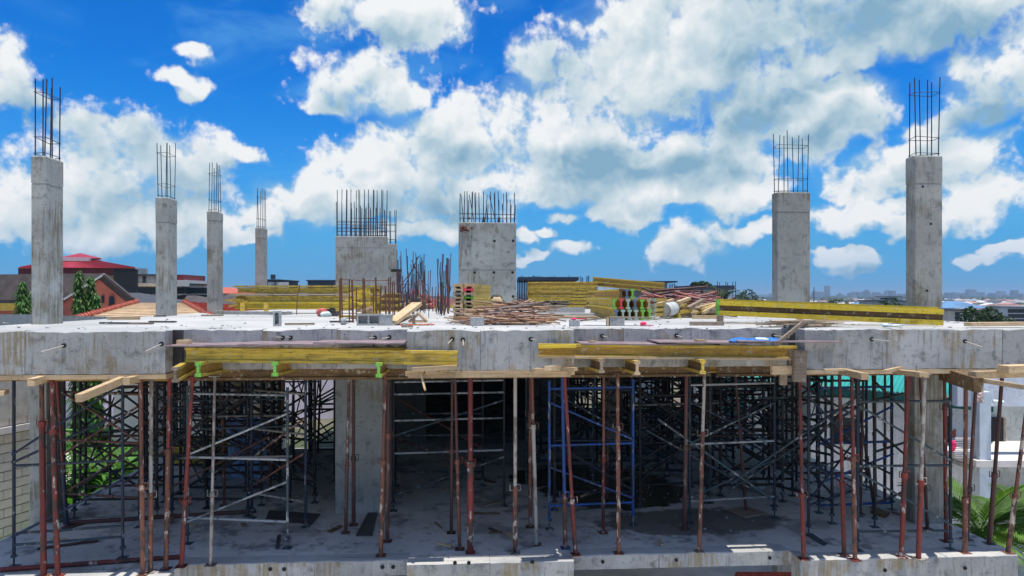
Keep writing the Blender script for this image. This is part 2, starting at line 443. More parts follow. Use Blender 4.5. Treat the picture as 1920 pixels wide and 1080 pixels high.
M_whitish = painted('whitewashed_scaffold_steel', (0.36, 0.38, 0.38), (0.14, 0.16, 0.17), 0.50, (0.08, 0.08, 0.08), 0.60)
M_rebar = plain('rebar_steel', (0.055, 0.045, 0.055), 0.6, 0.3, 8, metal=0.3)
M_rebarb = plain('weathered_rebar', (0.16, 0.065, 0.035), 0.8, 0.3, 8)

def wood(name, base, dark, grain=(1, 14, 14), rough=0.75, amt=0.7, objvar=0.2):
    m, t, b = mat(name, rough)
    v = t.vmath('ADD', coords(t), t.vmath('SCALE', (11.0, 5.0, 3.0), rnd(t)))
    gr = t.noise(t.vmath('MULTIPLY', v, grain), 2.2, 6, 0.65)
    bl = t.noise(v, 2.3, 5, 0.65)
    c = t.mix(t.math('MULTIPLY', t.ramp(gr, 0.42, 0.66), amt), (*base, 1), (*dark, 1))
    c = t.mix(t.math('MULTIPLY', t.ramp(bl, 0.53, 0.72), amt * 0.8), c, (*[x * 0.5 for x in dark], 1))
    spl = t.noise(t.vmath('ADD', v, (3, 8, 1)), 11, 6, 0.72)
    c = t.mix(t.math('MULTIPLY', t.ramp(spl, 0.57, 0.64), 0.55), c, (0.50, 0.47, 0.40, 1))
    c = t.mix(t.math('MULTIPLY', t.ramp(spl, 0.42, 0.34), 0.6), c, (*[x * 0.35 for x in dark], 1))
    c = t.vmath('SCALE', c, t.math('ADD', 1 - objvar, t.math('MULTIPLY', rnd(t), 2 * objvar)))
    t.put(b.inputs['Base Color'], c); bump(t, b, gr, 0.4, 0.004)
    return m
M_yel = wood('yellow_formwork_timber', (0.62, 0.43, 0.05), (0.26, 0.18, 0.04), amt=0.9)
M_yelb = wood('bright_yellow_formwork_timber', (0.70, 0.50, 0.03), (0.42, 0.30, 0.03), amt=0.6)
M_web = wood('amber_beam_web', (0.42, 0.25, 0.035), (0.20, 0.12, 0.03), amt=0.8)
M_webdark = wood('brown_beam_web', (0.15, 0.085, 0.03), (0.07, 0.045, 0.02))
M_pine = wood('pale_lumber', (0.58, 0.42, 0.24), (0.36, 0.24, 0.12), amt=0.6)
M_greywood = wood('weathered_lumber', (0.30, 0.23, 0.16), (0.15, 0.11, 0.08), amt=0.7)
M_ply = plain('film_faced_plywood', (0.26, 0.19, 0.19), 0.5, 0.25, 4)
M_plyedge = wood('plywood_edge', (0.42, 0.28, 0.14), (0.2, 0.13, 0.07))
M_dkply = plain('dark_plywood', (0.06, 0.055, 0.055), 0.6, 0.3, 3)
M_green = plain('lime_end_paint', (0.19, 0.48, 0.07), 0.7, 0.45, 30)
M_pink = plain('pink_end_paint', (0.70, 0.06, 0.09), 0.6, 0.2, 20)
M_paleg = plain('faded_end_paint', (0.38, 0.48, 0.40), 0.7, 0.2, 20)
M_bluegrey = plain('blue_grey_end_paint', (0.10, 0.16, 0.26), 0.7, 0.2, 20)
M_hole = plain('dark_socket_shade', (0.008, 0.008, 0.01), 0.7, 0.2)  # black standing in for the shade inside the tie holes
M_tie = plain('galvanised_tie_bar', (0.45, 0.42, 0.38), 0.5, 0.2, 30)
M_block = plain('hollow_block_concrete', (0.36, 0.37, 0.36), 0.95, 0.2, 25, bumpy=0.4, objvar=0.1)
M_white = plain('white_plastic', (0.65, 0.78, 0.78), 0.5, 0.08)
M_bluetarp = plain('blue_plastic_sheet', (0.02, 0.16, 0.50), 0.5, 0.3, 6)
M_magenta = plain('magenta_cloth', (0.75, 0.03, 0.13), 0.8, 0.2)
M_redwhite = plain('faded_red_cloth', (0.55, 0.12, 0.10), 0.8, 0.5, 9)
M_bark = plain('bark', (0.10, 0.075, 0.05), 0.9, 0.3, 12)
def leafy(name, c, var=0.35):
    m, t, b = mat(name, 0.55)
    v = coords(t)
    n = t.noise(v, 1.6, 4, 0.6)
    cc = t.mix(t.ramp(n, 0.35, 0.65), (*[x * (1 - var) for x in c], 1), (*[x * (1 + var) for x in c], 1))
    t.put(b.inputs['Base Color'], cc)
    tr = t.node('ShaderNodeBsdfTranslucent'); t.put(tr.inputs[0], t.vmath('MULTIPLY', cc, (1.3, 1.5, 0.7)))
    mx = t.node('ShaderNodeMixShader'); mx.inputs[0].default_value = 0.35
    t.l.new(b.outputs[0], mx.inputs[1]); t.l.new(tr.outputs[0], mx.inputs[2])
    t.l.new(mx.outputs[0], t.n['Material Output'].inputs[0])
    return m
M_leaf = leafy('tree_leaf', (0.06, 0.15, 0.022))
M_leafb = leafy('banana_leaf', (0.07, 0.20, 0.022), .6)
M_leafp = leafy('palm_leaf', (0.10, 0.19, 0.035))
M_leafd = leafy('far_leaf', (0.035, 0.065, 0.022))

# ------------------------------------------------------------------ the setting: ground
def far_z(r):
    t = min(1.0, max(0.0, (r - 50) / 70)); t = t * t * (3 - 2 * t)
    return -4.0 - 9.0 * t
def ground_material():
    m, t, b = mat('ground_cover', 0.95)
    v = coords(t)
    n = t.noise(v, 0.02, 6, 0.6); n2 = t.noise(v, 0.3, 6, 0.65)
    c = t.mix(t.ramp(n, 0.42, 0.58), (0.055, 0.075, 0.03, 1), (0.17, 0.13, 0.10, 1))
    c = t.mix(t.math('MULTIPLY', t.ramp(n2, 0.45, 0.7), 0.6), c, (0.24, 0.20, 0.16, 1))
    t.put(b.inputs['Base Color'], c); bump(t, b, n2, 0.5, 0.1)
    return m
M_ground = ground_material()
gm = MB(); rs = [0, 8, 18, 30, 42, 52, 62, 72, 82, 92, 102, 112, 125, 200, 500, 1500, 4000, 8000]; NA = 72
for r in rs[1:]:
    for i in range(NA):
        a = 2 * math.pi * i / NA; gm.v.append((r * math.sin(a), r * math.cos(a), far_z(r)))
gm.v.append((0, 0, -4.0)); c0 = len(gm.v) - 1
for i in range(NA):
    gm.f.append((c0, (i + 1) % NA, i)); gm.m.append(0); gm.sm.append(True)
for k in range(len(rs) - 2):
    for i in range(NA):
        a = k * NA + i; b = k * NA + (i + 1) % NA
        gm.f.append((a, b, b + NA, a + NA)); gm.m.append(0); gm.sm.append(True)
tag(gm.build('ground', M_ground), 'bare earth and scrub around the site', kind='structure')

# ------------------------------------------------------------------ the unfinished building
B = thing('unfinished_building', 'unfinished grey concrete frame building with two floor decks and bare columns', 'building', (0, 20, -4))
bl = lambda mb, name, m, label=None, parent=None: mb.build(name, m, parent or B, world=True, label=label)
OUT_U = [(-7.95, 10.08), (-4.3, 10.08), (-4.3, 10.6), (-0.92, 10.6), (-0.92, 10.25), (1.55, 10.25), (1.55, 10.6), (5.0, 10.6), (5.0, 10.08), (9.6, 10.08)]
inner = [(x, y + (0.3)) for x, y in OUT_U]
def shifted(out, left, right, back):
    o = [(x, y + 0.3) for x, y in out]
    o[2] = (o[2][0], o[2][1]); 
    return [(left, o[0][1])] + o[1:-1] + [(right, o[-1][1]), (right, back), (left, back)]
# left and right bays: their inner returns are built as end faces of the fascia segments
mb = MB(); mb.prism(shifted(OUT_U, -7.95, 9.6, 41.0), 3.28, 3.497); bl(mb, 'upper_deck', M_deck)
low = shifted(OUT_U, -7.65, 8.45, 41.0)[:-2] + [(8.45, 24.5), (2.9, 24.5), (2.9, 28.2), (-2.6, 28.2), (-2.6, 18.5), (-7.65, 18.5)]
mb = MB(); mb.prism(low, -0.25, 0.0); bl(mb, 'lower_deck', M_floor)
def fascia(x0, x1, y, z0, z1, depth=0.3, jit=0.012, mats=None, dy=0.0, name='edge_beam'):
    n = max(1, int((x1 - x0) / 0.09)); y = y + dy
    vs = []; fs = []
    rr = random.Random(int(x0 * 1000) + int(z1 * 77))
    zz = 0
    for i in range(n + 1):
        x = x0 + (x1 - x0) * i / n
        zz = zz * 0.6 + rr.uniform(-jit, jit)
        yb = rr.uniform(-0.003, 0.003)
        zb = z0 + rr.uniform(-0.4, 0.4) * jit
        vs += [(x, y + yb, zb), (x, y + yb * .5, z1 + zz - 0.012), (x, y + 0.015, z1 + zz), (x, y + depth, z1 - 0.002), (x, y + depth, z0)]
    m = []
    for i in range(n):
        a = i * 5; b = a + 5
        fs += [(a, b, b+1, a+1), (a+1, b+1, b+2, a+2), (a+2, b+2, b+3, a+3), (a+3, b+3, b+4, a+4), (a+4, b+4, b, a)]
        m += [0, 1, 1, 0, 0]
    e = n * 5
    fs += [(0, 1, 2, 3, 4), (e+4, e+3, e+2, e+1, e)]; m += [0, 0]
    q = MB(); q.v = vs; q.f = fs; q.m = m; q.sm = [False] * len(fs)
    return bl(q, name, mats or [M_fas, M_deck])
# upper edge beam, bay by bay, in the lengths its formwork panels left
for (x0, x1, y, dy) in [(-7.95, -6.2, 10.08, 0), (-6.196, -4.297, 10.08, 0.006),
                        (-4.3, -3.1, 10.6, 0), (-3.096, -2.0, 10.6, 0.005), (-1.996, -0.92, 10.6, 0.0),
                        (-0.92, 0.16, 10.25, 0.004), (0.164, 1.55, 10.25, 0.0),
                        (1.55, 2.38, 10.6, 0.004), (2.384, 3.9, 10.6, 0.0), (3.904, 5.0, 10.6, 0.006),
                        (4.997, 6.35, 10.08, 0.0), (6.354, 8.1, 10.08, 0.006), (8.104, 9.6, 10.08, 0.0)]:
    fascia(x0, x1, y, 2.90, 3.5, dy=dy)
# returns beside the bays
for (x0, x1, y0, y1) in [(-4.62, -4.306, 10.39, 10.9), (5.006, 5.32, 10.39, 10.9)]:
    mb = MB(); mb.box(x0, x1, y0, y1, 2.9, 3.494); bl(mb, 'edge_beam', M_fas)
# lower edge beams
for (x0, x1, y, t_, dy) in [(-7.65, -5.9, 10.08, 0.6, 0), (-5.896, -4.297, 10.08, 0.6, 0.005), (-4.3, -2.3, 10.6, 0.24, 0), (-2.296, -0.92, 10.6, 0.24, 0.005),
                        (1.55, 3.4, 10.6, 0.22, 0), (3.404, 5.0, 10.6, 0.22, 0.004), (4.997, 6.9, 10.2, 0.6, 0.0), (6.904, 8.45, 10.2, 0.6, 0.005)]:
    fascia(x0, x1, y, -t_, 0.0 if y != 10.2 else 0.004, dy=dy, jit=0.006)
fascia(-0.92, 0.3, 10.25, -0.6, 0.06, jit=0.005); fascia(0.304, 1.55, 10.25, -0.6, 0.06, jit=0.005)
# side edge beams of both decks
for x in (-7.95, 9.3):
    mb = MB(); mb.box(x, x + 0.3, 10.4, 41, 2.9, 3.278); bl(mb, 'edge_beam', M_fas)
# downstand beams on the column lines
for y in (13.0, 18.1, 23.4, 29.0):
    mb = MB(); mb.box(-7.7, 8.3, y, y + 0.3, 2.92, 3.278); bl(mb, 'beam', M_fas)
for x in (-7.62, -2.4, 3.2, 7.9):
    mb = MB(); mb.box(x, x + (0.25 if x > -7 else .2), 11.0, 40.8, 2.93, 3.276); bl(mb, 'beam', M_fas)

def column(x0, x1, y0, y1, z0, z1, label=None, joint=None, mats=M_col):
    """a cast column: slightly bevelled, with the lift joint left by its formwork"""
    q = MB(); b_ = 0.012
    def ring(z, g=0.0):
        a, b, c, d = x0 - g, x1 + g, y0 - g, y1 + g
        return [(a+b_, c, z), (b-b_, c, z), (b, c+b_, z), (b, d-b_, z), (b-b_, d, z), (a+b_, d, z), (a, d-b_, z), (a, c+b_, z)]
    zs = [(z0, 0.0)]
    if joint: zs += [(joint - 0.012, 0.0), (joint - 0.004, -0.008), (joint + 0.004, -0.006), (joint + 0.012, 0.004)]
    zs += [(z1 - 0.02, 0.004 if joint else 0.0), (z1, -0.012)]
    vs = []; fs = []
    for z, g in zs: vs += ring(z, g)
    for k in range(len(zs) - 1):
        for i in range(8):
            a = k * 8 + i; b = k * 8 + (i + 1) % 8
            fs.append((a, b, b + 8, a + 8))
    fs += [tuple(range(8))[::-1], tuple(range(len(vs) - 8, len(vs)))]
    q.add(vs, fs)
    return bl(q, 'column', mats, label)
REBAR_MESH = {}
def rebar_cage(parent, x0, x1, y0, y1, z, h, nx, ny, r=0.011, ties=(0.12, 0.6, 1.15), m=None, jit=0.012, seed=1, tall=None):
    rr = random.Random(seed); m = m or M_rebar; ins = 0.045
    pts = []
    for i in range(nx):
        for j in range(ny):
            if 0 < i < nx - 1 and 0 < j < ny - 1: continue
            pts.append((x0 + ins + (x1 - x0 - 2*ins) * (i / (nx - 1) if nx > 1 else 0.5), y0 + ins + (y1 - y0 - 2*ins) * (j / (ny - 1) if ny > 1 else 0.5)))
    for x, y in pts:
        hh = h * rr.uniform(0.90, 1.0) if tall is None else rr.choice(tall)
        q = MB(); q.tube((x, y, z - 0.02), (x + rr.uniform(-jit, jit) * 3, y + rr.uniform(-jit, jit), z + hh), r, 6)
        bl(q, 'rebar', m, parent=parent)
    for k, tz in enumerate(ties):
        a, b, c, d = x0 + ins - .015, x1 - ins + .015, y0 + ins - .015, y1 - ins + .015
        o = [rr.uniform(-0.02, 0.02) for _ in range(4)]
        q = MB(); q.path([(a, c, z+tz+o[0]), (b, c, z+tz+o[1]), (b, d, z+tz+o[2]), (a, d, z+tz+o[3]), (a, c, z+tz+o[0])], r * 0.6, 5)
        bl(q, 'stirrup', m, parent=parent)
TOP = 6.47
up_cols = []
for k, (x0, x1, y0, y1, jz, lab) in enumerate([
    (-7.70, -7.45, 12.69, 13.22, 5.98, 'column with a mossy patch at its top'), (-7.84, -7.53, 17.85, 18.38, 5.85, None), (-7.64, -7.35, 20.7, 21.2, 6.2, None), (-7.74, -7.45, 25.6, 26.1, 6.1, None),
    (7.81, 8.31, 11.72, 11.99, 5.98, 'column with a darker top lift'), (7.30, 8.10, 16.06, 16.36, 6.0, 'broad column with a pitted right edge')]):
    c = column(x0, x1, y0, y1, 3.49, TOP, lab, jz)
    nx, ny = (2, 3) if y1 - y0 > 0.4 else ((3, 2) if x1 - x0 < 0.6 else (4, 2))
    rebar_cage(c, x0, x1, y0, y1, TOP, 1.48, nx, ny, ties=(0.05, 0.33, 1.12), seed=k + 3, r=0.0095 if k != 0 else 0.011)
    cc = column(x0 - 0.02, x1 + 0.02, y0 - 0.02, y1 + 0.02, 0.0, 2.92, None)
    bl(MB().box(x0, x1, y0, y1, -4, -0.26 if y0 < 18.2 else 0), 'column', M_col)
# shear walls that stand above the deck
wall_c = column(-0.365, 1.565, 23.3, 23.62, 3.49, TOP, 'stained shear wall with a jagged top corner', 4.88)
rebar_cage(wall_c, -0.365, 1.565, 23.3, 23.62, TOP, 1.05, 15, 2, r=0.013, ties=(0.16, 0.30), seed=21, tall=[0.62, 0.8, 1.02, 1.05])
for k in range(5):                                   # stray bars leaning among the straight ones
    x = -0.2 + 0.36 * k; q = MB().tube((x, 23.4, TOP), (x + random.uniform(-0.25, 0.25), 23.45, TOP + 0.95), 0.012, 6); bl(q, 'rebar', M_rebar, parent=wall_c)
rr = random.Random(4); M_broken = plain('brown_broken_shuttering', (0.16, 0.06, 0.04), 0.9, 0.5, 20)
for k in range(34):
    q = MB().blob((-0.33 + abs(rr.gauss(0, 0.2)), 23.28 + rr.uniform(-0.05, 0.2), TOP - 0.32 + abs(rr.gauss(0, 0.16))), 0.05, 0.05, 0.04, 6, 4, 0.4, rr); q.build('broken_piece', M_broken, wall_c, world=True)
for x in (0.46, 0.98):
    MB().tube((x, 23.4, TOP), (x + .02, 23.4, TOP + 0.2), 0.05, 7, .035).build('broken_piece', M_broken, wall_c, world=True)
q = MB(); q.blob((0.90, 23.285, 3.72), 0.24, 0.02, 0.27, 14, 8, 0.3, rr); q.build('tar_patch', plain('tar_stain', (0.035, 0.032, 0.02), 0.9, 0.6, 18), wall_c, world=True)
wall_l = column(-5.53, -3.42, 29.05, 29.35, 3.49, TOP, 'plain grey shear wall under a comb of rebar', 6.0)
rebar_cage(wall_l, -5.53, -3.42, 29.05, 29.35, TOP, 1.95, 12, 2, r=0.015, ties=(0.06, 0.22, 0.36, 0.5, 0.62), seed=22, tall=[1.42, 1.95, 1.95])
rebar_cage(wall_l, -5.0, -3.9, 29.35, 29.6, TOP, 1.3, 6, 2, r=0.013, ties=(0.35, 0.48, 0.8), seed=29)
wall_b = column(-4.6, -3.46, 33.05, 33.4, 3.49, TOP, None, None)
rebar_cage(wall_b, -4.3, -3.46, 33.05, 33.4, TOP, 1.7, 4, 2, r=0.016, ties=(0.2, 0.6, 0.9), seed=23)
# lower storey: the broad column left of the middle and the core
column(-2.47, -1.57, 12.93, 14.13, 0.0, 2.92, 'broad column left of the middle of the lower floor', 2.62)
for (x0, x1, y0, y1) in [(3.2, 3.6, 16.4, 16.8), (3.2, 3.6, 23.5, 23.9), (7.9, 8.2, 23, 23.5)]:
    column(x0, x1, y0, y1, 0.0, 2.92)
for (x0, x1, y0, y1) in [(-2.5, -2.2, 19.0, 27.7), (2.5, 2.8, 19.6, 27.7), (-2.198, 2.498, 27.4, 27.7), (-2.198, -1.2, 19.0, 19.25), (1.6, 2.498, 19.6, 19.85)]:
    bl(MB().box(x0, x1, y0, y1, 0.0, 2.918), 'core_wall', M_coreshade)
# starter bars of the broad column, through the deck
for k, (px, d, top) in enumerate([(638, 13.0, .85), (642, 13.15, .86), (655, 13.1, .84), (662, 13.1, .83), (681, 13.1, .86), (685, 13.15, .85), (706, 13.05, .87), (729, 13.05, .87), (731, 13.25, .88), (724, 13.9, .72), (737, 13.9, .8), (700, 14.1, .7), (712, 14.1, .72), (668, 14.1, .7), (740, 13.5, .8)]):
    a = PZ(px, d, 3.48); b = PZ(px + random.uniform(-2, 2), d, 3.48 + top)
    bl(MB().tube(a, b, 0.013 if k % 3 else 0.019, 6), 'starter_bar', M_rebarb)
bl(MB().path([PZ(640, 13.1, 4.31), PZ(690, 13.1, 4.29), PZ(731, 13.1, 4.30)], 0.007, 5), 'stirrup', M_rebarb)
bl(MB().path([PZ(725, 14.1, 4.25), PZ(760, 14.1, 4.24), PZ(803, 14.2, 4.23), PZ(804, 14.2, 3.55)], 0.007, 5), 'stirrup', M_rebar)
# the thicket of rebar in the middle of the deck
rr = random.Random(11)
for k in range(84):
    px = rr.choice([rr.uniform(744, 806), rr.uniform(746, 800), rr.uniform(823, 842), rr.uniform(760, 845)]); d = rr.uniform(17.5, 26)
    top = CAMZ + (HY - rr.uniform(465, 520)) / FPX * d if rr.random() < 0.5 else rr.uniform(4.0, 4.6)
    if 806 < px < 822 and top > 4.7: top = 4.3
    a = PZ(px, d, 3.49); b = PZ(px + rr.gauss(0, 4), d, top)
    bl(MB().tube(a, b, rr.uniform(0.010, 0.016), 6), 'starter_bar', M_rebar if rr.random() < 0.6 else M_rebarb)
for a, b in [((752, 552), (785, 480)), ((803, 553), (772, 488)), ((748, 540), (778, 500))]:
    bl(MB().tube(P(a[0], a[1], 20), P(b[0], b[1], 20.3), 0.014, 6), 'starter_bar', M_rebar)
for (pa, pb, y, d) in [(744, 800, 552, 21), (826, 836, 537, 20), (790, 842, 556, 22), (750, 806, 560, 22)]:
    bl(MB().path([P(pa, y, d), P(pb, y, d), P(pb, y + 2, d + .4), P(pa, y + 2, d + .4)], 0.008, 5), 'stirrup', M_rebar)
# tie holes with their sleeves and the odd bar left in them
def hole(px, py, y, rod=None, r=0.033):
    l = None
    # intersect the view ray through the pixel with the fascia plane at this y
    a = P(px, py, 1.0) - Vector((0, 0, CAMZ)); k = y / a.y; c = Vector((a.x * k, y, CAMZ + a.z * k))
    q = MB(); n = 12; ri = r * 0.72
    for i in range(n):
        t0, t1 = 2*math.pi*i/n, 2*math.pi*(i+1)/n
        p = lambda t, rad, dy: (c.x + rad*math.cos(t), c.y - dy, c.z + rad*math.sin(t))
        q.add([p(t0, r, .002), p(t1, r, .002), p(t1, r, .012), p(t0, r, .012), p(t1, ri, .012), p(t0, ri, .012), p(t1, ri*.6, .0035), p(t0, ri*.6, .0035)],
              [(0,1,2,3), (3,2,4,5), (5,4,6,7)])
    q.add([(c.x + ri*.6*math.cos(2*math.pi*i/n), c.y - .0035, c.z + ri*.6*math.sin(2*math.pi*i/n)) for i in range(n)], [tuple(range(n))[::-1]])
    o = bl(q, 'tie_hole', M_hole)
    if rod:
        e = P(rod[0], rod[1], 1.0) - Vector((0, 0, CAMZ)); kk = (y - (0.30 if abs(rod[0] - px) > 20 else 0.12)) / e.y
        bl(MB().tube(c, (e.x * kk, e.y * kk, CAMZ + e.z * kk), 0.0085, 6), 'tie_bar', M_tie, parent=o)
for h in [(120,648,10.08,(77,660)), (303,645,10.08,(273,659)), (530,633,10.6,(517,632)), (545,633,10.6,(536,632)), (703,633,10.6,(692,634)), (730,632,10.6,(716,636)),
          (848,636,10.25,(840,644)), (868,637,10.25,(869,648)), (995,636,10.25,(1005,637)), (1129,630,10.6,(1139,632)), (1268,629,10.6,(1279,632)), (1450,629,10.6,(1480,633)),
          (1634,636,10.08,(1668,640)), (1809,640,10.08,(1842,651))]: hole(*h)
for px, py in [(507,1067), (533,1067), (717,1063), (737,1063)]: hole(px, py, 10.6, None, 0.03)
for px, py in [(853,1055), (879,1055), (998,1053)]: hole(px, py, 10.25, None, 0.03)
for px, py in [(1130,1053), (1268,1050), (1443,1046)]: hole(px, py, 10.6, None, 0.028)
for px, py in [(1659,1069), (1809,1065)]: hole(px, py, 10.2, None, 0.03)
for px, py in [(890,511), (926,511), (961,511), (962,556), (873,430), (962,452), (927,452)]: hole(px, py, 23.285, None, 0.045)
for px, py in [(1738,545), (1745,420), (1730,350)]: hole(px, py, 11.705, None, 0.02)

# ------------------------------------------------------------------ timber under and along the edge
def lumber(name, a, b, w, h, m, label, cat, group=None, up=(0,0,1)):
    return single(name, MB().bar(a, b, w, h, up), m, label, cat, group)
IPROF = lambda w, h, t, f: [(-w/2,-h/2),(w/2,-h/2),(w/2,-h/2+f),(t/2,-h/2+f+.008),(t/2,h/2-f-.008),(w/2,h/2-f),(w/2,h/2),(-w/2,h/2),(-w/2,h/2-f),(-t/2,h/2-f-.008),(-t/2,-h/2+f+.008),(-w/2,-h/2+f)]
def ibeam(a, b, label=None, group=None, flange=None, web=None, end=None, w=0.08, h=0.20, up=(0,0,1), parts=True, endb=None, f=0.04, origin=None):
    """a timber formwork girder: two flanges and a web, painted ends"""
    flange = flange or M_yelb; web = web or M_web
    a = Vector(a); b = Vector(b); x = (b - a).normalized(); y = Vector(up).cross(x).normalized(); z = x.cross(y)
    t = thing('formwork_girder', label or 'yellow timber formwork girder', 'girder', a - z * h / 2, 0, group)
    for s in (-1, 1):
        q = MB(); c = z * s * (h / 2 - f / 2); q.sweep([(-w/2,-f/2),(w/2,-f/2),(w/2,f/2),(-w/2,f/2)], a + c, b + c, up)
        q.build('flange', flange, t, world=True)
    q = MB(); q.sweep([(-.016,-(h/2-f)+.0005),(.016,-(h/2-f)+.0005),(.016,(h/2-f)-.0005),(-.016,(h/2-f)-.0005)], a + x * 0.004, b - x * 0.004, up); q.build('web', web, t, world=True)
    for p, e, dx in ((a, end, -1), (b, endb, 1)):
        if e is None: continue
        q = MB(); q.sweep(IPROF(w + .004, h + .004, .036, f + .002), p + x * dx * .004, p - x * dx * .05, up); q.build('painted_end', e, t, world=True)
    return t
# soffit boards under the edge beams
for (x0, x1, y, lab) in [(-9.0, -6.6, 10.09, 'pale soffit board under the edge beam at the far left corner'), (-6.59, -4.28, 10.085, 'pale soffit board under the left edge beam beside the stub girder'),
                         (-0.94, 1.56, 10.235, 'pale soffit board under the middle edge beam'), (4.99, 7.4, 10.085, 'pale soffit board under the right edge beam next to the timber posts'), (7.41, 9.6, 10.09, 'pale soffit board under the edge beam at the far right corner')]:
    single('soffit_board', MB().box(max(x0, -7.9), x1, y, y + 0.5, 2.825, 2.893), M_pine, lab, 'board', 'soffit boards under the deck edge')
single('soffit_board', MB().box(-0.9, 1.5, 10.20, 10.22, 2.80, 2.87), M_pine, 'loose pale batten nailed on the face of the middle soffit board', 'board')
# decking sheets and joists under the slab
k = 0
for y in [11.0 + 0.62 * i for i in range(14)]:
    for (x0, x1) in ((-7.5, -4.5), (-4.4, -0.3), (-0.2, 3.9), (4.0, 9.2)):
        q = MB().sweep(IPROF(.08, .2, .03, .04), (x0, y + random.uniform(-.1, .1), 2.80 - 0.001 * k % .01), (x1, y + random.uniform(-.1, .1), 2.80))
        o = single('formwork_joist', q, M_webdark if random.random() < .5 else M_web, 'brown timber joist lying crosswise under the upper deck', 'joist', 'crosswise joists under the upper deck'); k += 1
q = MB().box(-7.6, 9.2, 11.0, 40.6, 2.905, 2.918)
tag(q.build('formwork_sheeting', M_dkply), 'dark plywood sheeting under the upper deck', 'sheeting')

# left working platform in front of the recessed bay
ibeam(P(349, 665, 9.78), P(858, 671, 10.12), 'long yellow girder carrying the left work platform', None, M_yel, M_yel, h=0.205)
ibeam(P(350, 664, 10.35), P(640, 664, 10.5), 'yellow girder at the back of the left work platform', None, M_yel, M_web)
ibeam(P(640, 665, 10.4), P(770, 664, 10.4), 'short yellow girder behind the right end of the left platform', None, M_yel, M_web)
for k, (xa, xb, za, zb, lab) in enumerate([(-4.27, -2.9, 3.285, 3.30, 'purple brown plywood sheet at the left end of the left platform'), (-3.25, -1.9, 3.305, 3.31, 'purple brown plywood sheet lapping over the left platform sheet'),
                            (-2.22, -0.93, 3.32, 3.318, 'worn plywood sheet with ragged edge at the right end of the left platform')]):
    rr = random.Random(k); n = 14; q = MB(); vs = []
    for i in range(n + 1):
        x = xa + (xb - xa) * i / n; z = za + (zb - za) * i / n + 0.004 * math.sin(i)
        yf = 9.80 + (0.10 if k else 0.16) + rr.uniform(-.015, .015) + 0.06 * (xb - x if k == 2 else 0)
        if x > -0.95: yf = max(yf, 9.9)
        vs += [(x, yf, z), (x, yf, z + .018), (x, 10.59 if k < 2 or True else 10.2, z + .018), (x, 10.59, z)]
    fs = []
    for i in range(n):
        a = i*4; b = a + 4; fs += [(a, b, b+1, a+1), (a+1, b+1, b+2, a+2), (a+3, b+3, b, a)]
    q.add(vs, fs); q.add([vs[0], vs[1], vs[2], vs[3]], [(0,1,2,3)]); q.add(vs[-4:], [(3,2,1,0)])
    single('plywood_sheet', q, [M_ply], lab, 'plywood', 'plywood sheets on the work platforms')
# joists with lime ends that carry it
ibeam(P(371, 693, 9.55), P(500, 671, 12.4), 'lime ended girder pointing out under the left end of the platform', 'lime ended girders under the left platform', M_yel, M_web, M_green)
ibeam(P(515, 692, 9.7), P(600, 672, 12.4), 'lime ended girder pointing out under the middle of the left platform', 'lime ended girders under the left platform', M_yel, M_web, M_green)
ibeam(P(710, 694, 9.7), P(745, 672, 12.4), 'lime ended girder pointing out beside the broad concrete column', 'lime ended girders under the left platform', M_yel, M_web, M_green)
# stub girder and lumber at the left return
ibeam(P(328, 703, 9.25), P(388, 668, 11.3), 'stub girder jutting toward the viewer beside the left edge beam', None, M_yel, M_web, M_greywood)
lumber('timber_block', P(334, 642, 9.95), P(357, 642, 9.95), .10, .07, M_pine, 'short timber block wedged at the left end of the platform', 'timber')
lumber('timber_offcut', P(147, 747, 8.9), P(240, 708, 9.9), .09, .10, M_pine, 'pale square timber hanging out and down under the left edge beam', 'timber')
lumber('timber_offcut', P(237, 715, 9.5), P(296, 701, 10.6), .09, .10, M_pine, 'pale timber with a teal end under the left edge beam', 'timber')
lumber('timber_offcut', P(58, 717, 9.4), P(120, 700, 10.4), .09, .10, M_pine, 'pale timber end sticking out above the two red props at far left', 'timber')
lumber('timber_offcut', P(0, 738, 9.5), P(10, 734, 10.0), .09, .06, M_pine, 'timber end at the very left edge under the deck', 'timber')
lumber('timber_offcut', P(773, 693, 10.0), P(857, 688, 10.05), .08, .06, M_pine, 'flat batten under the right end of the left platform girder', 'timber')
lumber('timber_offcut', P(787, 693, 10.1), P(797, 731, 10.0), .10, .03, M_pine, 'short plank hanging down left of the middle soffit board', 'timber', up=(1,0,0))
lumber('timber_offcut', P(796, 698, 10.1), P(828, 696, 10.2), .09, .05, M_pine, 'small broken timber under the left end of the middle soffit board', 'timber')

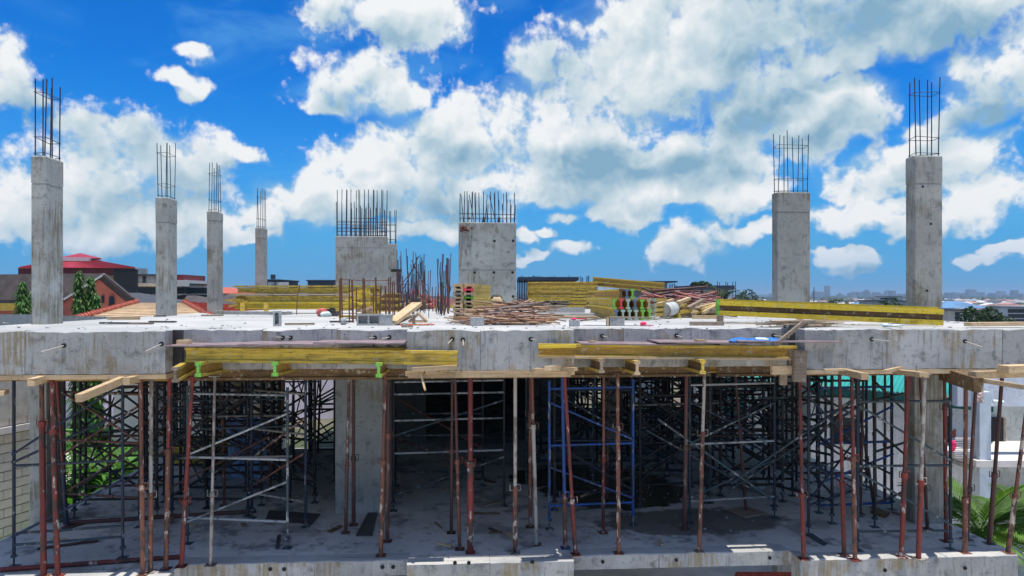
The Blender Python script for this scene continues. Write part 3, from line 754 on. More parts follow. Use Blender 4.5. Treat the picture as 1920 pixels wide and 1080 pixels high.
# right working platform
ibeam(P(1009, 657, 10.10), P(1492, 661, 10.45), 'long amber girder carrying the right work platform', None, M_yel, M_web, h=.20)
lumber('platform_batten', P(1009, 669, 10.07), P(1480, 673, 10.40), .10, .035, M_pine, 'pale batten along the bottom of the right platform girder', 'timber')
lumber('platform_batten', P(1009, 650, 9.99), P(1080, 649, 10.05), .07, .045, M_yelb, 'bright yellow top batten at the left end of the right platform', 'timber')
ibeam(P(1080, 660, 10.5), P(1480, 661, 10.75), 'amber girder at the back of the right work platform', None, M_yel, M_web)
for k, (xa, xb, yf, z, lab) in enumerate([(1.62, 3.05, 10.02, 3.30, 'grey pink plywood sheet at the left end of the right platform'), (2.75, 4.35, 9.95, 3.322, 'grey pink plywood sheet in the middle of the right platform'), (3.9, 5.45, 9.85, 3.342, 'thin plywood sheet overhanging the right end of the right platform')]):
    q = MB(); q.bar((xa, (yf + (10.58 if xb < 5 else 10.05)) / 2, z), (xb, (yf + (10.58 if xb < 5 else 10.05)) / 2 + .02, z - .02), (10.58 if xb < 5 else 10.05) - yf, .018)
    single('plywood_sheet', q, [M_ply], lab, 'plywood', 'plywood sheets on the work platforms')
for (a, b, w, h, lab, up) in [((1500, 657, 10.30), (1498, 716, 10.30), .19, .07, 'upright weathered timber post at the right end of the right platform', (0,1,0)),
                       ((1483, 655, 10.42), (1482, 702, 10.42), .08, .06, 'thin upright timber left of the weathered platform post', (0,1,0)),
                       ((1446, 694, 10.4), (1505, 693, 10.4), .09, .13, 'horizontal yellow timber crossing the platform posts', (0,0,1)),
                       ((1469, 700, 10.45), (1468, 722, 10.45), .10, .06, 'stub timber hanging below the crossing timber', (0,1,0))]:
    lumber('platform_post', P(*a), P(*b), w, h, M_pine if 'yellow' in lab else M_greywood, lab, 'timber', up=up)
lumber('leaning_stick', P(1457, 644, 10.2), P(1505, 605, 10.35), .05, .05, M_greywood, 'weathered stick leaning from the right platform to the deck edge', 'stick')
for k, (a, b, e, lab) in enumerate([((1128, 686, 9.9), (1080, 672, 12.4), M_greywood, 'girder end showing under the left half of the right platform'), ((1195, 690, 9.9), (1140, 672, 12.4), M_pine, 'pale ended girder right of a rusty prop under the right platform'),
                            ((1318, 688, 9.9), (1255, 671, 12.4), M_yel, 'yellow edged girder end above the pale rusty prop under the right platform')]):
    ibeam(P(*a), P(*b), lab, 'girders under the right platform', M_yel, M_webdark, e)
for (a, b, w, h, lab) in [((1000, 694, 9.9), (1080, 692, 10.3), .08, .05, 'batten lying on the prop heads right of the middle'), ((1027, 691, 9.7), (1050, 690, 10.2), .10, .07, 'timber block on the head of the leaning blue and red prop'),
                          ((1622, 706, 9.5), (1570, 694, 10.6), .10, .09, 'pale square timber end jutting out under the right edge beam'), ((1733, 703, 9.5), (1675, 696, 10.6), .12, .07, 'yellow plank end above the whitish prop at right'),
                          ((1658, 697, 9.8), (1690, 690, 10.5), .05, .05, 'thin batten beside the yellow plank end at right'), ((1835, 722, 9.6), (1768, 700, 11.0), .12, .20, 'deep brown girder end above the pair of rusty props at right'),
                          ((1822, 703, 9.8), (1930, 700, 10.2), .12, .10, 'long pale timber under the right corner of the edge beam'), ((1835, 712, 9.7), (1920, 726, 9.3), .08, .06, 'yellow batten dropping toward the right edge of the view'),
                          ((1545, 694, 9.9), (1582, 693, 9.9), .06, .03, 'small batten under the edge beam right of the timber posts'), ((1880, 692, 9.8), (1940, 690, 9.9), .2, .10, 'stacked pale boards under the far right corner')]:
    lumber('timber_offcut', P(*a), P(*b), w, h, M_webdark if 'brown' in lab else M_pine, lab, 'timber')
q = MB(); rr = random.Random(8)
vs = []; n = 12
for i in range(n + 1):
    x = 1365 + 92 * i / n
    a = P(x, 641 + rr.uniform(-1, 1), 10.12); b = P(x + 6, 636 + rr.uniform(-1, 1), 10.5); vs += [a, b + Vector((0, 0, rr.uniform(0, .02)))]
q.add(vs, [(2*i, 2*i+2, 2*i+3, 2*i+1) for i in range(n)]); q.add([v + Vector((0, 0, .012)) for v in vs], [(2*i, 2*i+2, 2*i+3, 2*i+1) for i in range(n)])
single('plastic_sheet', q, M_bluetarp, 'crumpled blue plastic sheet lying on the right platform', 'tarpaulin')
t = thing('water_bottle', 'clear white bottle lying on the blue plastic sheet', 'bottle', P(1416, 640, 10.3))
a, b = P(1416, 636.5, 10.2), P(1436, 637, 10.2)
MB().tube(a, b, .030, 12).tube(b, b + (b - a) * .25, .030, 12, .013).build('bottle_body', M_white, t, world=True)
MB().tube(b + (b - a) * .26, b + (b - a) * .36, .015, 10).build('cap', M_bluetarp, t, world=True)
for (px, py, w, lab) in [(1313, 638, .1, 'small yellow timber scrap on the right platform'), (1110, 640, .05, 'tiny rubble crumb on the left of the right platform')]:
    lumber('timber_scrap', P(px - w*90, py, 10.3), P(px + w*90, py, 10.35), .07, .03, M_pine, lab, 'timber')
q = MB().blob(P(597, 643, 10.3), .035, .035, .035, 10, 7, .1); single('helmet_cap', q, M_bluegrey, 'small dark blue ball on the left platform sheet', 'ball')
q = MB(); rr = random.Random(2)
for k in range(40): q.blob(P(rr.uniform(520, 760), rr.uniform(643, 646), rr.uniform(10.3, 10.55)), .012, .012, .008, 5, 4, .4, rr)
tag(q.build('rubble_crumbs', M_block), 'grey crumbs of rubble on the left platform', 'rubble', kind='stuff')

# ------------------------------------------------------------------ steel props
def prop(b, t, low, up, lab, r=0.034, frac=0.5, group=None, pin=True, cat='prop', n=10):
    b = Vector(b); t = Vector(t); x = t - b; L = x.length; u = x.normalized()
    th = thing('steel_prop', lab, cat, b, 0, group)
    MB().obox(b + Vector((0, 0, .004)), .075, .075, .004, Matrix.Identity(3)).build('base_plate', up, th, world=True)
    MB().tube(b + u * .008, b + x * frac, r, n).build('outer_tube', low, th, world=True)
    MB().tube(b + x * frac - u * .03, t - u * .01, r * .78, n).build('inner_tube', up, th, world=True)
    MB().obox(t - u * .006, .07, .07, .005, Matrix.Identity(3)).build('head_plate', up, th, world=True)
    MB().tube(b + x * frac - u * .06, b + x * frac + u * .02, r * 1.28, n).build('collar', low, th, world=True)
    if pin:
        c = b + x * frac + u * .05; s = random.uniform(.07, .09); w = Vector((CY, -SY, 0)); q = MB()
        q.path([c - w * s, c - w * s - u * .09, c + w * s - u * .09, c + w * s, c - w * s * .4], .007, 5)
        q.build('pin', up, th, world=True)
    return th
HZ = 2.82
PROPS = [ # base px, base py or depth, head px, lower paint, upper paint, collar height, radius, label
 (82, 9.9, 78, M_red, M_rust, .78, .040, 'leftmost thick red prop of the close pair at far left'),
 (108, 9.9, 97, M_red, M_red, .74, .038, 'leaning red prop, right one of the close pair at far left'),
 (126, 12.0, 105, M_navy, M_red, .35, .030, 'thin red and blue prop behind the far left pair'),
 (268, 9.95, 264, M_rust, M_rust, .45, .034, 'rusty prop left of the paler one near the left edge beam joint'),
 (282, 10.05, 284, M_rust, M_pale, .40, .034, 'pale rusty prop under the teal ended timber'),
 (311, 10.15, 318, M_rust, M_red, .62, .034, 'red topped prop with cement splashes below the left return'),
 (340, 10.25, 361, M_red, M_red, .35, .036, 'red prop leaning right beside the stub girder'),
 (395, 10.3, 403, M_pale, M_pale, .38, .026, 'whitish cement crusted prop left of the scaffold bay'),
 (648, 11.7, 655, M_darkrust, M_rust, .42, .030, 'dark rusty prop, left of two before the broad column'),
 (663, 12.1, 663, M_darkrust, M_darkrust, .42, .034, 'dark red prop, right of two before the broad column'),
 (714, 10.68, 722, M_rust, M_rust, .52, .036, 'orange rusty prop under the third lime ended girder'),
 (726, 11.3, 729, M_rust, M_darkrust, .62, .034, 'brown prop close behind the orange rusty prop'),
 (846, 11.7, 848, M_darkrust, M_darkrust, .5, .030, 'dark red prop left of the rusty leaning one'),
 (862, 10.95, 853, M_rust, M_darkrust, .5, .030, 'rusty prop leaning left beside the thick red prop'),
 (882, 10.8, 882, M_red, M_red, .5, .050, 'thickest red prop, just left of the middle'),
 (966, 10.8, 966, M_rust, M_pale, .36, .036, 'rusty prop with a large pin in the very middle'),
 (994, 12.0, 994, M_rust, M_darkrust, .7, .030, 'slim rusty prop behind the pinned middle prop'),
 (1006, 11.15, 997, M_pale, M_rust, .68, .032, 'cement splashed prop leaning left, right of the middle'),
 (1060, 11.0, 1054, M_rust, M_blue, .30, .034, 'rusty prop with a blue upper tube'),
 (1079, 10.72, 1058, M_red, M_red, .30, .034, 'red prop crossing in front of the blue topped one'),
 (1131, 11.7, 1132, M_red, M_rust, .45, .030, 'red brown prop inside the bright blue scaffold bay'),
 (1160, 10.78, 1158, M_rust, M_rust, .70, .034, 'rusty prop with a high pin before the blue scaffold bay'),
 (1284, 11.9, 1287, M_darkrust, M_darkrust, .5, .040, 'dark red prop left of the pale rusty one at centre right'),
 (1311, 10.85, 1321, M_rust, M_pale, .66, .032, 'pale rusty prop leaning right at centre right'),
 (1507, 10.54, 1499, M_red, M_red, .35, .034, 'red prop below the weathered timber post'),
 (1583, 10.68, 1574, M_red, M_red, .4, .034, 'red prop leaning left, first of the pair at right'),
 (1603, 10.5, 1597, M_rust, M_red, .55, .034, 'red topped prop, second of the pair at right'),
 (1690, 10.62, 1703, M_red, M_red, .45, .038, 'thick red prop left of the whitish one at right'),
 (1722, 10.55, 1734, M_red, M_pale, .42, .038, 'red prop with a whitish upper half at right'),
 (1739, 11.9, 1724, M_darkrust, M_darkrust, .25, .028, 'thin dark prop in front of the right corner column'),
 (1774, 11.3, 1771, M_red, M_darkrust, .78, .032, 'slim red prop beside the right corner column'),
 (1809, 10.8, 1811, M_rust, M_rust, .3, .040, 'brown prop, left of the touching pair at right'),
 (1812, 11.4, 1832, M_darkrust, M_darkrust, .3, .034, 'dark red prop leaning on the brown one at right'),
 (1855, 11.2, 1880, M_darkrust, M_darkrust, .4, .036, 'dark prop leaning right above the palm leaves'),
 (1890, 10.8, 1934, M_rust, M_rust, .32, .036, 'rusty prop leaning right at the far right edge'),
]
for (pb, d, pt, lo, up, fr, r, lab) in PROPS:
    b = PZ(pb, d, 0.0 if not (840 < pb < 1085 and d < 10.85) else 0.06); b.z = 0.062 if (-0.92 < b.x < 1.55 and b.y < 10.55) else 0.003
    t = PZ(pt, d - 0.05, HZ)
    prop(b, t, lo, up, lab, r, fr, 'steel props along the front of the lower floor')
rr = random.Random(31)
k = 0
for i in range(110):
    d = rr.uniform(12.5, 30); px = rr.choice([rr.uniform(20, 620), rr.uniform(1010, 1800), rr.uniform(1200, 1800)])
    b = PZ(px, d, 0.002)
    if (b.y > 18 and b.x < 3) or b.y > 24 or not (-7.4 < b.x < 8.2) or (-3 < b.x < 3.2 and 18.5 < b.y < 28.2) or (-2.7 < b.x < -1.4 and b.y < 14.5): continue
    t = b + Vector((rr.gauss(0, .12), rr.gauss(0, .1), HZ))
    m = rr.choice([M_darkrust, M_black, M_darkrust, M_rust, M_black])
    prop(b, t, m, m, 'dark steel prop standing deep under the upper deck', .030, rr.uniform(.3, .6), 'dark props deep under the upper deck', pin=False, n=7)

# ------------------------------------------------------------------ scaffold frames
def scaffold(L, Rr, zt, ledgers, braces, m, lab, group=None, mb_=None, mled=None, r=0.024, name='scaffold_frame'):
    L = Vector(L); Rr = Vector(Rr); mled = mled or m; mb_ = mb_ or m
    t = thing(name, lab, 'scaffold', (L + Rr) / 2, 0, group); t.location.z = 0
    for p in (L, Rr):
        MB().tube((p.x, p.y, .16), (p.x, p.y, zt), r, 8).build('standard', m, t, world=True)
        MB().tube((p.x, p.y, .008), (p.x, p.y, .40), r * .65, 6).obox((p.x, p.y, .0055), .07, .07, .004, Matrix.Identity(3)).tube((p.x, p.y, .14), (p.x, p.y, .17), r * 1.9, 8).build('base_jack', M_teal, t, world=True)
    at = lambda f, z: Vector((L.x + (Rr.x - L.x) * f, L.y + (Rr.y - L.y) * f, z))
    for z in ledgers: MB().tube(at(0, z), at(1, z), r * .85, 8).build('ledger', mled, t, world=True)
    off = Vector((0, -0.045, 0))
    for (z0, z1) in braces: MB().tube(at(0, z0) + off, at(1, z1) + off, r * .75, 8).build('brace', mb_, t, world=True)
    return t
def zat(py, d): return CAMZ - (py - HY) / FPX * d
scaffold(PZ(26, 10.25, 0), PZ(230, 10.6, 0), 2.75, [zat(869, 10.4), zat(994, 10.4), .32], [(zat(862, 10.4), zat(775, 10.6)), (zat(1003, 10.3), zat(900, 10.6)), (zat(850, 10.3), zat(720, 10.6))], M_navy, 'navy and rust scaffold frame at the far left front', mled=M_teal)
scaffold(PZ(352, 11.2, 0), PZ(539, 11.0, 0), 2.55, [zat(741, 11), zat(862, 11), .42], [(zat(858, 11), zat(775, 11)), (zat(985, 11), zat(902, 11))], M_teal, 'whitish and blue scaffold frame right of the cement crusted prop', mb_=M_whitish, mled=M_whitish)
scaffold(PZ(465, 12.6, 0), PZ(573, 12.0, 0), 2.6, [zat(935, 12.2), 1.6, 2.3], [(1.0, 1.9), (.5, 1.3)], M_navy, 'dark blue scaffold frame behind the whitish one', mb_=M_rust, mled=M_pale)
scaffold(PZ(738, 12.9, 0), PZ(945, 13.2, 0), 2.75, [zat(715, 13), zat(738, 13), zat(787, 13), zat(848, 13), zat(958, 13)], [(zat(815, 13), zat(752, 13)), (zat(925, 13), zat(860, 13))], M_black, 'scaffold frame with pale rungs right of the broad column', mb_=M_teal, mled=M_whitish)
scaffold(PZ(742, 14.6, 0), PZ(905, 14.6, 0), 2.7, [zat(816, 14.6), zat(775, 14.6), .3], [(zat(745, 14.6), zat(840, 14.6)), (zat(820, 14.6), zat(880, 14.6))], M_black, 'scaffold frame deeper behind the pale runged one', mb_=M_rust, mled=M_teal)
scaffold(PZ(1030, 11.9, 0), PZ(1187, 12.1, 0), 2.55, [zat(833, 12), zat(945, 12), zat(727, 12)], [(zat(752, 12), zat(826, 12)), (zat(872, 12), zat(936, 12))], M_blue, 'bright blue scaffold frame right of the middle', mb_=M_blue, mled=M_blue)
scaffold(PZ(1293, 12.2, 0), PZ(1452, 12.5, 0), 2.6, [zat(722, 12.2), zat(833, 12.2), zat(940, 12.2)], [(zat(932, 12.2), zat(862, 12.4)), (zat(830, 12.2), zat(755, 12.4))], M_navy, 'navy scaffold frame with pale rungs at centre right', mb_=M_teal, mled=M_whitish)
scaffold(PZ(1535, 12.8, 0), PZ(1672, 13.0, 0), 2.6, [zat(832, 12.8), zat(948, 12.8), 2.3], [(zat(832, 12.8), zat(760, 13)), (zat(905, 12.8), zat(850, 13))], M_navy, 'strong blue scaffold frame behind the red prop pair at right', mb_=M_blue, mled=M_blue, r=.028)
scaffold(PZ(1608, 10.9, 0), PZ(1782, 10.95, 0), 2.75, [zat(753, 10.9), zat(874, 10.9), zat(997, 10.9)], [(zat(760, 10.9), zat(865, 10.9)), (zat(885, 10.9), zat(985, 10.9))], M_navy, 'tall scaffold frame at the right front with a yellow bottom rung', mb_=M_teal, mled=M_teal)
scaffold(PZ(1516, 11.6, 0), PZ(1610, 12.6, 0), 2.7, [1.1, 2.0, .5], [(1.2, .45), (2.3, 1.2), (.6, 1.5)], M_navy, 'dark scaffold frame behind the red prop below the timber post')
scaffold(PZ(120, 12.3, 0), PZ(262, 12.0, 0), 2.75, [.5, 1.45, 2.3], [(.5, 1.4), (2.3, 1.5), (1.2, 2.1)], M_black, 'black scaffold frame behind the far left navy one', mb_=M_rust, mled=M_rust, r=.028)
scaffold(PZ(150, 14.0, 0), PZ(275, 14.6, 0), 2.75, [.4, 1.2, 2.1], [(.5, 1.4), (1.3, 2.2)], M_black, 'black scaffold frame before the banana plants', r=.03)
scaffold(PZ(590, 13.4, 0), PZ(462, 14.2, 0), 2.75, [.4, 1.2, 2.1, 2.5], [(.5, 1.4), (1.3, 2.2), (2.2, 1.2)], M_black, 'black scaffold frame left of the broad column', r=.03)
scaffold(PZ(1200, 13.2, 0), PZ(1325, 13.4, 0), 2.75, [.4, 1.2, 2.1, 2.5], [(.5, 1.4), (1.3, 2.2), (2.2, 1.2)], M_black, 'black scaffold frame right of the bright blue one', r=.028)
scaffold(PZ(1452, 13.2, 0), PZ(1560, 12.2, 0), 2.75, [.4, 1.2, 2.1, 2.5], [(1.4, .5), (2.2, 1.3)], M_black, 'black scaffold frame behind the timber post at right', r=.028)
scaffold(PZ(1640, 12.0, 0), PZ(1748, 13.6, 0), 2.75, [.4, 1.3, 2.2], [(1.7, .4), (2.5, 1.2)], M_black, 'black scaffold frame left of the right corner column', r=.028)
PROTO = []
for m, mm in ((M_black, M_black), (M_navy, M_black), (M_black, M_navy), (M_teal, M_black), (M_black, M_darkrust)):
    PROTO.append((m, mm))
protos = []
frames_at = []
rr = random.Random(77)
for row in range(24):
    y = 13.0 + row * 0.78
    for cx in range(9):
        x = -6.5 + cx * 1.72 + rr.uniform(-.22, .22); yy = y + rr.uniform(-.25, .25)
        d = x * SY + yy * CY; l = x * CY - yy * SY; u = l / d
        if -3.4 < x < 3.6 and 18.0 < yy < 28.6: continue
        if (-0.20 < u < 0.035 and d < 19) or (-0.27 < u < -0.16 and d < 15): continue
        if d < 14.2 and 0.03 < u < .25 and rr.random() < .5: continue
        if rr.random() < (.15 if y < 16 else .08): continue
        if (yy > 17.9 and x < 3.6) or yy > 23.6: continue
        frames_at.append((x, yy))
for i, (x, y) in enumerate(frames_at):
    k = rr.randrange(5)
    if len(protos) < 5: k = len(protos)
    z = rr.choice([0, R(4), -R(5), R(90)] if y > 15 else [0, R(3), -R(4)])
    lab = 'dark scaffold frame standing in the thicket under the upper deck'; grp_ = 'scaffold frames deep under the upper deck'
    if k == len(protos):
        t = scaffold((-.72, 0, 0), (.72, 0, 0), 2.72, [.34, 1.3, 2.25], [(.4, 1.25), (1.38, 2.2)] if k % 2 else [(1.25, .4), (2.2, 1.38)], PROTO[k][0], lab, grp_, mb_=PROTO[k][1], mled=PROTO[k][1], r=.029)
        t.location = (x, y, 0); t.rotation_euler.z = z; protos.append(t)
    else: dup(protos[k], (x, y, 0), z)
# crossing braces between the frames
q1 = MB().tube((0, -.85, .35), (0, .85, 1.95), .016, 6).mesh('brace', M_black); q2 = MB().tube((0.03, -.85, 1.95), (0.03, .85, .35), .016, 6).mesh('brace', M_black)
for i, (x, y) in enumerate(frames_at):
    if i % 2: continue
    t = thing('cross_brace', 'pair of crossed dark braces linking scaffold frames under the deck', 'brace', (x + .72 * rr.choice([-1, 1]), y + .7, rr.choice([0, .5])), rr.uniform(-.9, .9), 'crossed braces between the scaffold frames')
    inst('brace', q1, t); inst('brace', q2, t)
rr = random.Random(99)
for i in range(110):
    x = rr.choice([rr.uniform(-7, -2.9), rr.uniform(2.5, 8), rr.uniform(3.5, 8)]); y = rr.uniform(11.8, 18.0); L = rr.uniform(1.6, 3.0) * rr.choice([-1, 1]); z = rr.uniform(.1, 1.0)
    if not (-7.4 < x + L < 8.2) or (-2.7 < x + L < 2.6): continue
    m = rr.choice([M_black, M_navy, M_black, M_teal, M_darkrust]); hh = rr.uniform(.8, 1.7)
    single('long_brace', MB().tube((x, y, z), (x + L, y + rr.uniform(-.3, .3), z + hh), .022, 6), m, 'long slanting brace tube tied across the scaffold frames', 'brace', 'long braces across the scaffold frames')
for i in range(26):
    x = rr.choice([rr.uniform(-7, -4.9), rr.uniform(2.5, 6)]); y = rr.uniform(12.5, 18); z = rr.uniform(.6, 2.5)
    single('long_runner', MB().tube((x, y, z), (x + rr.uniform(1.6, 2.3), y + .1, z + rr.uniform(-.03, .03)), .022, 6), rr.choice([M_black, M_navy, M_teal, M_pale]), 'level runner tube tied across the scaffold frames', 'tube', 'level runners across the scaffold frames')
# long steel tubes and boards lying on the lower floor
def lying(px0, py0, px1, py1, r, m, lab):
    a = G(px0, py0); b = G(px1, py1); a.z = b.z = r + .004
    return single('steel_tube', MB().tube(a, b, r, 8), m, lab, 'tube')
lying(0, 1073, 345, 1048, .035, M_red, 'long red tube lying along the front of the left floor')
lying(120, 985, 480, 962, .035, M_darkrust, 'dark rusty tube lying behind the left scaffold frame')
lying(70, 1032, 185, 1016, .022, M_darkrust, 'thin dark bar lying on the left floor')
lying(465, 937, 570, 932, .02, M_pale, 'pale thin tube lying near the dark blue scaffold')
def flat(name, pts, h, m, lab, cat):
    w = [G(px, py) for px, py in pts]; q = MB(); q.prism([(p.x, p.y) for p in w], .004, .004 + h)
    return single(name, q, m, lab, cat)
flat('plywood_board', [(667, 1006), (698, 1006), (708, 963), (690, 963)], .018, M_dkply, 'dark board lying flat right of the broad column', 'board')
flat('timber_scrap', [(516, 1030), (523, 1031), (527, 1006), (521, 1006)], .03, M_dkply, 'short dark timber on the floor left of the orange prop', 'timber')
flat('plywood_board', [(1362, 957), (1398, 972), (1440, 964), (1400, 951)], .02, M_greywood, 'small grey board lying at the edge of the puddle', 'board')
flat('plywood_board', [(498, 975), (585, 985), (600, 965), (505, 958)], .015, M_dkply, 'dark sheet lying behind the scaffold on the left floor', 'board')
flat('timber_scrap', [(1632, 963), (1660, 972), (1668, 966), (1640, 958)], .06, M_webdark, 'brown timber scrap on the floor at right', 'timber')
flat('plastic_scrap', [(1513, 1005), (1545, 1025), (1552, 1020), (1522, 1000)], .006, M_teal, 'pale plastic scrap on the floor right of centre', 'scrap')
t = G(1420, 915); single('concrete_block', MB().obox((t.x, t.y, .10), .11, .1, .1, Matrix.Rotation(.4, 3, 'Z')), M_block, 'lone concrete block on the floor at centre right', 'block')
rr = random.Random(303)
for k in range(34):
    p = PZ(rr.choice([rr.uniform(20, 640), rr.uniform(740, 1000), rr.uniform(1100, 1850)]), rr.uniform(10.9, 15.5), .02)
    if not (-7.3 < p.x < 8.1 and p.y > 10.95): continue
    an = rr.uniform(0, 3.14); L = rr.uniform(.08, .3); v = Vector((math.cos(an), math.sin(an), 0)) * L
    lumber('timber_scrap', p - v, p + v, rr.uniform(.03, .09), .025, rr.choice([M_greywood, M_webdark, M_pine, M_dkply]), 'small offcut of timber lying on the lower floor', 'timber', 'offcuts scattered on the lower floor')
q = MB(); rr = random.Random(3)
for k in range(420):
    p = PZ(rr.choice([rr.uniform(0, 700), rr.uniform(1100, 1850)]), rr.uniform(10.9, 20), 0)
    if not (-7.4 < p.x < 8.2 and p.y > 10.9): continue
    s = rr.uniform(.008, .03); q.blob((p.x, p.y, s * .4), s, s, s * .6, 5, 4, .4, rr)
tag(q.build('rubble_crumbs', M_block), 'scattered crumbs of rubble on the lower floor', 'rubble', kind='stuff')
# plastic sheeting and timber stacked at the back left of the lower floor
for k in range(6):
    a = P(322 + k * 4, 868 - k * 6, 16.6); b = P(418 + k * 3, 862 - k * 5, 16.3); a.z = b.z = .10 + .085 * k
    lumber('stacked_plank', a, b, .5, .07, M_yel, 'pale yellow plank in the low stack at the back left', 'plank', 'planks in the low stack at the back left')
for (px, d, lean, lab) in [(440, 17, 10, 'pale timber post leaning at the back left, leftmost of three'), (468, 17.3, -6, 'pale timber post leaning at the back left, middle of three'), (520, 17, 12, 'pale timber post leaning at the back left, rightmost of three')]:
    lumber('timber_post', PZ(px, d, 0.0), PZ(px + lean, d, 2.8), .15, .08, M_pine, lab, 'timber', up=(0,1,0))
q = MB(); rr = random.Random(5)
o = PZ(425, 15.2, 0)
vs = []; n = 10
for i in range(n + 1):
    for j in range(6):
        vs.append((o.x + (i / n) * .85 + rr.uniform(-.02, .02), o.y + .08 * math.sin(i * 1.3 + j), j * .26 + (.02 if j else .01)))
q.add(vs, [(i*6+j, (i+1)*6+j, (i+1)*6+j+1, i*6+j+1) for i in range(n) for j in range(5)])
for v_ in ([(x, y + .012, z) for x, y, z in vs],): q.add(v_, [(i*6+j, i*6+j+1, (i+1)*6+j+1, (i+1)*6+j) for i in range(n) for j in range(5)])
single('plastic_sheet', q, plain('milky_blue_plastic', (0.30, 0.45, 0.75), 0.35, 0.35, 4), 'hanging milky blue plastic sheet among the left scaffold', 'plastic')

# ------------------------------------------------------------------ things on the upper deck
DZ = 3.5
def dk(px, d, z=0.0): return PZ(px, d, DZ + z)
# long stack of girders at the left
rr = random.Random(41)
STACK_L = []
a0 = dk(452, 19.9); b0 = dk(700, 19.5); ux = (b0 - a0).normalized(); uy = Vector((-ux.y, ux.x, 0))
for row, (z, mf, mw) in enumerate([(.22, M_yelb, M_yelb), (.40, M_yel, M_yel), (.66, M_yel, M_yel)]):
    for j in range(6):
        s = rr.uniform(-.25, .2) if row else rr.uniform(-.3, .05); e = rr.uniform(-.12, .12)
        if row == 2: s += .15
        off = uy * (j * .10 + rr.uniform(0, .01)); zz = Vector((0, 0, z + rr.uniform(-.006, .006)))
        ht = .20 if row != 2 else .14
        if row == 1 and j == 0: mf, mw = M_yel, M_yel
        ibeam(a0 + ux * s + off + zz, b0 + ux * e + off + zz, 'yellow timber girder in the long stack between the slim columns and the comb wall', 'girders in the long left stack', mf, mw, h=ht, w=.09)
for j in range(4):
    s = -.35 + rr.uniform(-.05, .05)
    lumber('timber_board', a0 + ux * (s) + uy * (j * .13) + Vector((0, 0, .545)), b0 + ux * (.05 * j) + uy * (j * .13) + Vector((0, 0, .545)), .12, .05, M_pine, 'pale board laid between the upper rows of the long left stack', 'board', 'pale boards in the long left stack')
    lumber('timber_board', a0 + ux * (s+.1) + uy * (j * .13) + Vector((0, 0, .775)), b0 + ux * (.02 * j) + uy * (j * .13) + Vector((0, 0, .775)), .12, .05, M_yel, 'yellow board on top of the long left stack', 'board', 'yellow boards topping the long left stack')
for k in range(9):
    c = a0 + ux * rr.uniform(-.42, -.1) + uy * rr.uniform(-.1, .3) + Vector((0, 0, rr.uniform(.1, .5)))
    lumber('timber_offcut', c, c + ux * rr.uniform(.2, .4) + uy * rr.uniform(-.15, .15) + Vector((0, 0, rr.uniform(-.08, .08))), .08, .06, M_yel, 'broken yellow timber stub at the left end of the long stack', 'timber', 'broken stubs at the left end of the long stack')
for px, lab in ((455, 'yellow timber post propping the left end of the long stack'), (499, 'yellow timber post in front of the long stack, right of the other')):
    lumber('timber_post', dk(px, 18.9, .0), dk(px, 18.95, .30), .10, .10, M_yel, lab, 'timber', up=(0,1,0))
c = dk(500, 19.0); q = MB(); q.bar(dk(405, 19.2, .045), dk(541, 18.6, .035), .35, .09)
single('concrete_kerb', q, M_fas, 'low dark concrete kerb in front of the long left stack', 'kerb')
single('rebar_rod', MB().path([dk(556, 18.6, 0), dk(557.5, 18.6, .45), dk(562, 18.6, .80)], .012, 6), M_rebarb, 'single bent rusty bar standing before the long left stack', 'rebar')
# second, lower girder pile right of it, behind the starter bars
for row in range(3):
    for j in range(4):
        a = dk(695 - 5 * row + rr.uniform(-8, 8), 22.5 + j * .1, .1 + row * .2); b = dk(752 - 2 * row + rr.uniform(-3, 3), 22.3 + j * .1, .1 + row * .2)
        ibeam(a, b, 'yellow girder in the short low pile right of the long stack', 'girders in the short pile before the comb wall', M_yel, M_webdark)
# heap of broken yellow timber
rr = random.Random(43)
for k in range(34):
    px = rr.gauss(678, 15); d = rr.uniform(15.2, 16.6); hgt = max(0.04, .62 * math.exp(-((px - 668) / 22) ** 2) * rr.random())
    c = dk(px, d, hgt); an = rr.gauss(0, .5); L = rr.uniform(.2, .55)
    v = Vector((math.cos(an), math.sin(an) * .5, rr.gauss(0, .25))) * L / 2
    if c.z - abs(v.z) < DZ + .03: v.z = 0
    lumber('broken_timber', c - v, c + v, rr.uniform(.07, .12), rr.uniform(.04, .08), rr.choice([M_yel, M_pine, M_yelb]), 'broken yellow timber in the small heap between the starter bars', 'timber', 'broken timbers between the starter bars')
lumber('broken_timber', dk(662, 15.4, .42), dk(680, 15.5, .26), .10, .09, M_pine, 'pale timber pointing up from the small heap between the starter bars', 'timber')
t = thing('fallen_bag', 'pinkish white bag slumped left of the small timber heap', 'bag', dk(604, 17.0))
MB().blob(dk(604, 17.0, .10), .14, .12, .11, 12, 7, .12, rr).build('sack', M_redwhite, t, world=True); MB().blob(dk(611, 16.9, .06), .14, .10, .06, 10, 6, .2, rr).build('spill', M_white, t, world=True)
single('toolbox', MB().bar(dk(612, 17.3, .09), dk(635, 17.2, .09), .2, .18).bar(dk(618, 17.2, .19), dk(628, 17.2, .19), .04, .03), M_dkply, 'dark box behind the slumped bag', 'box')
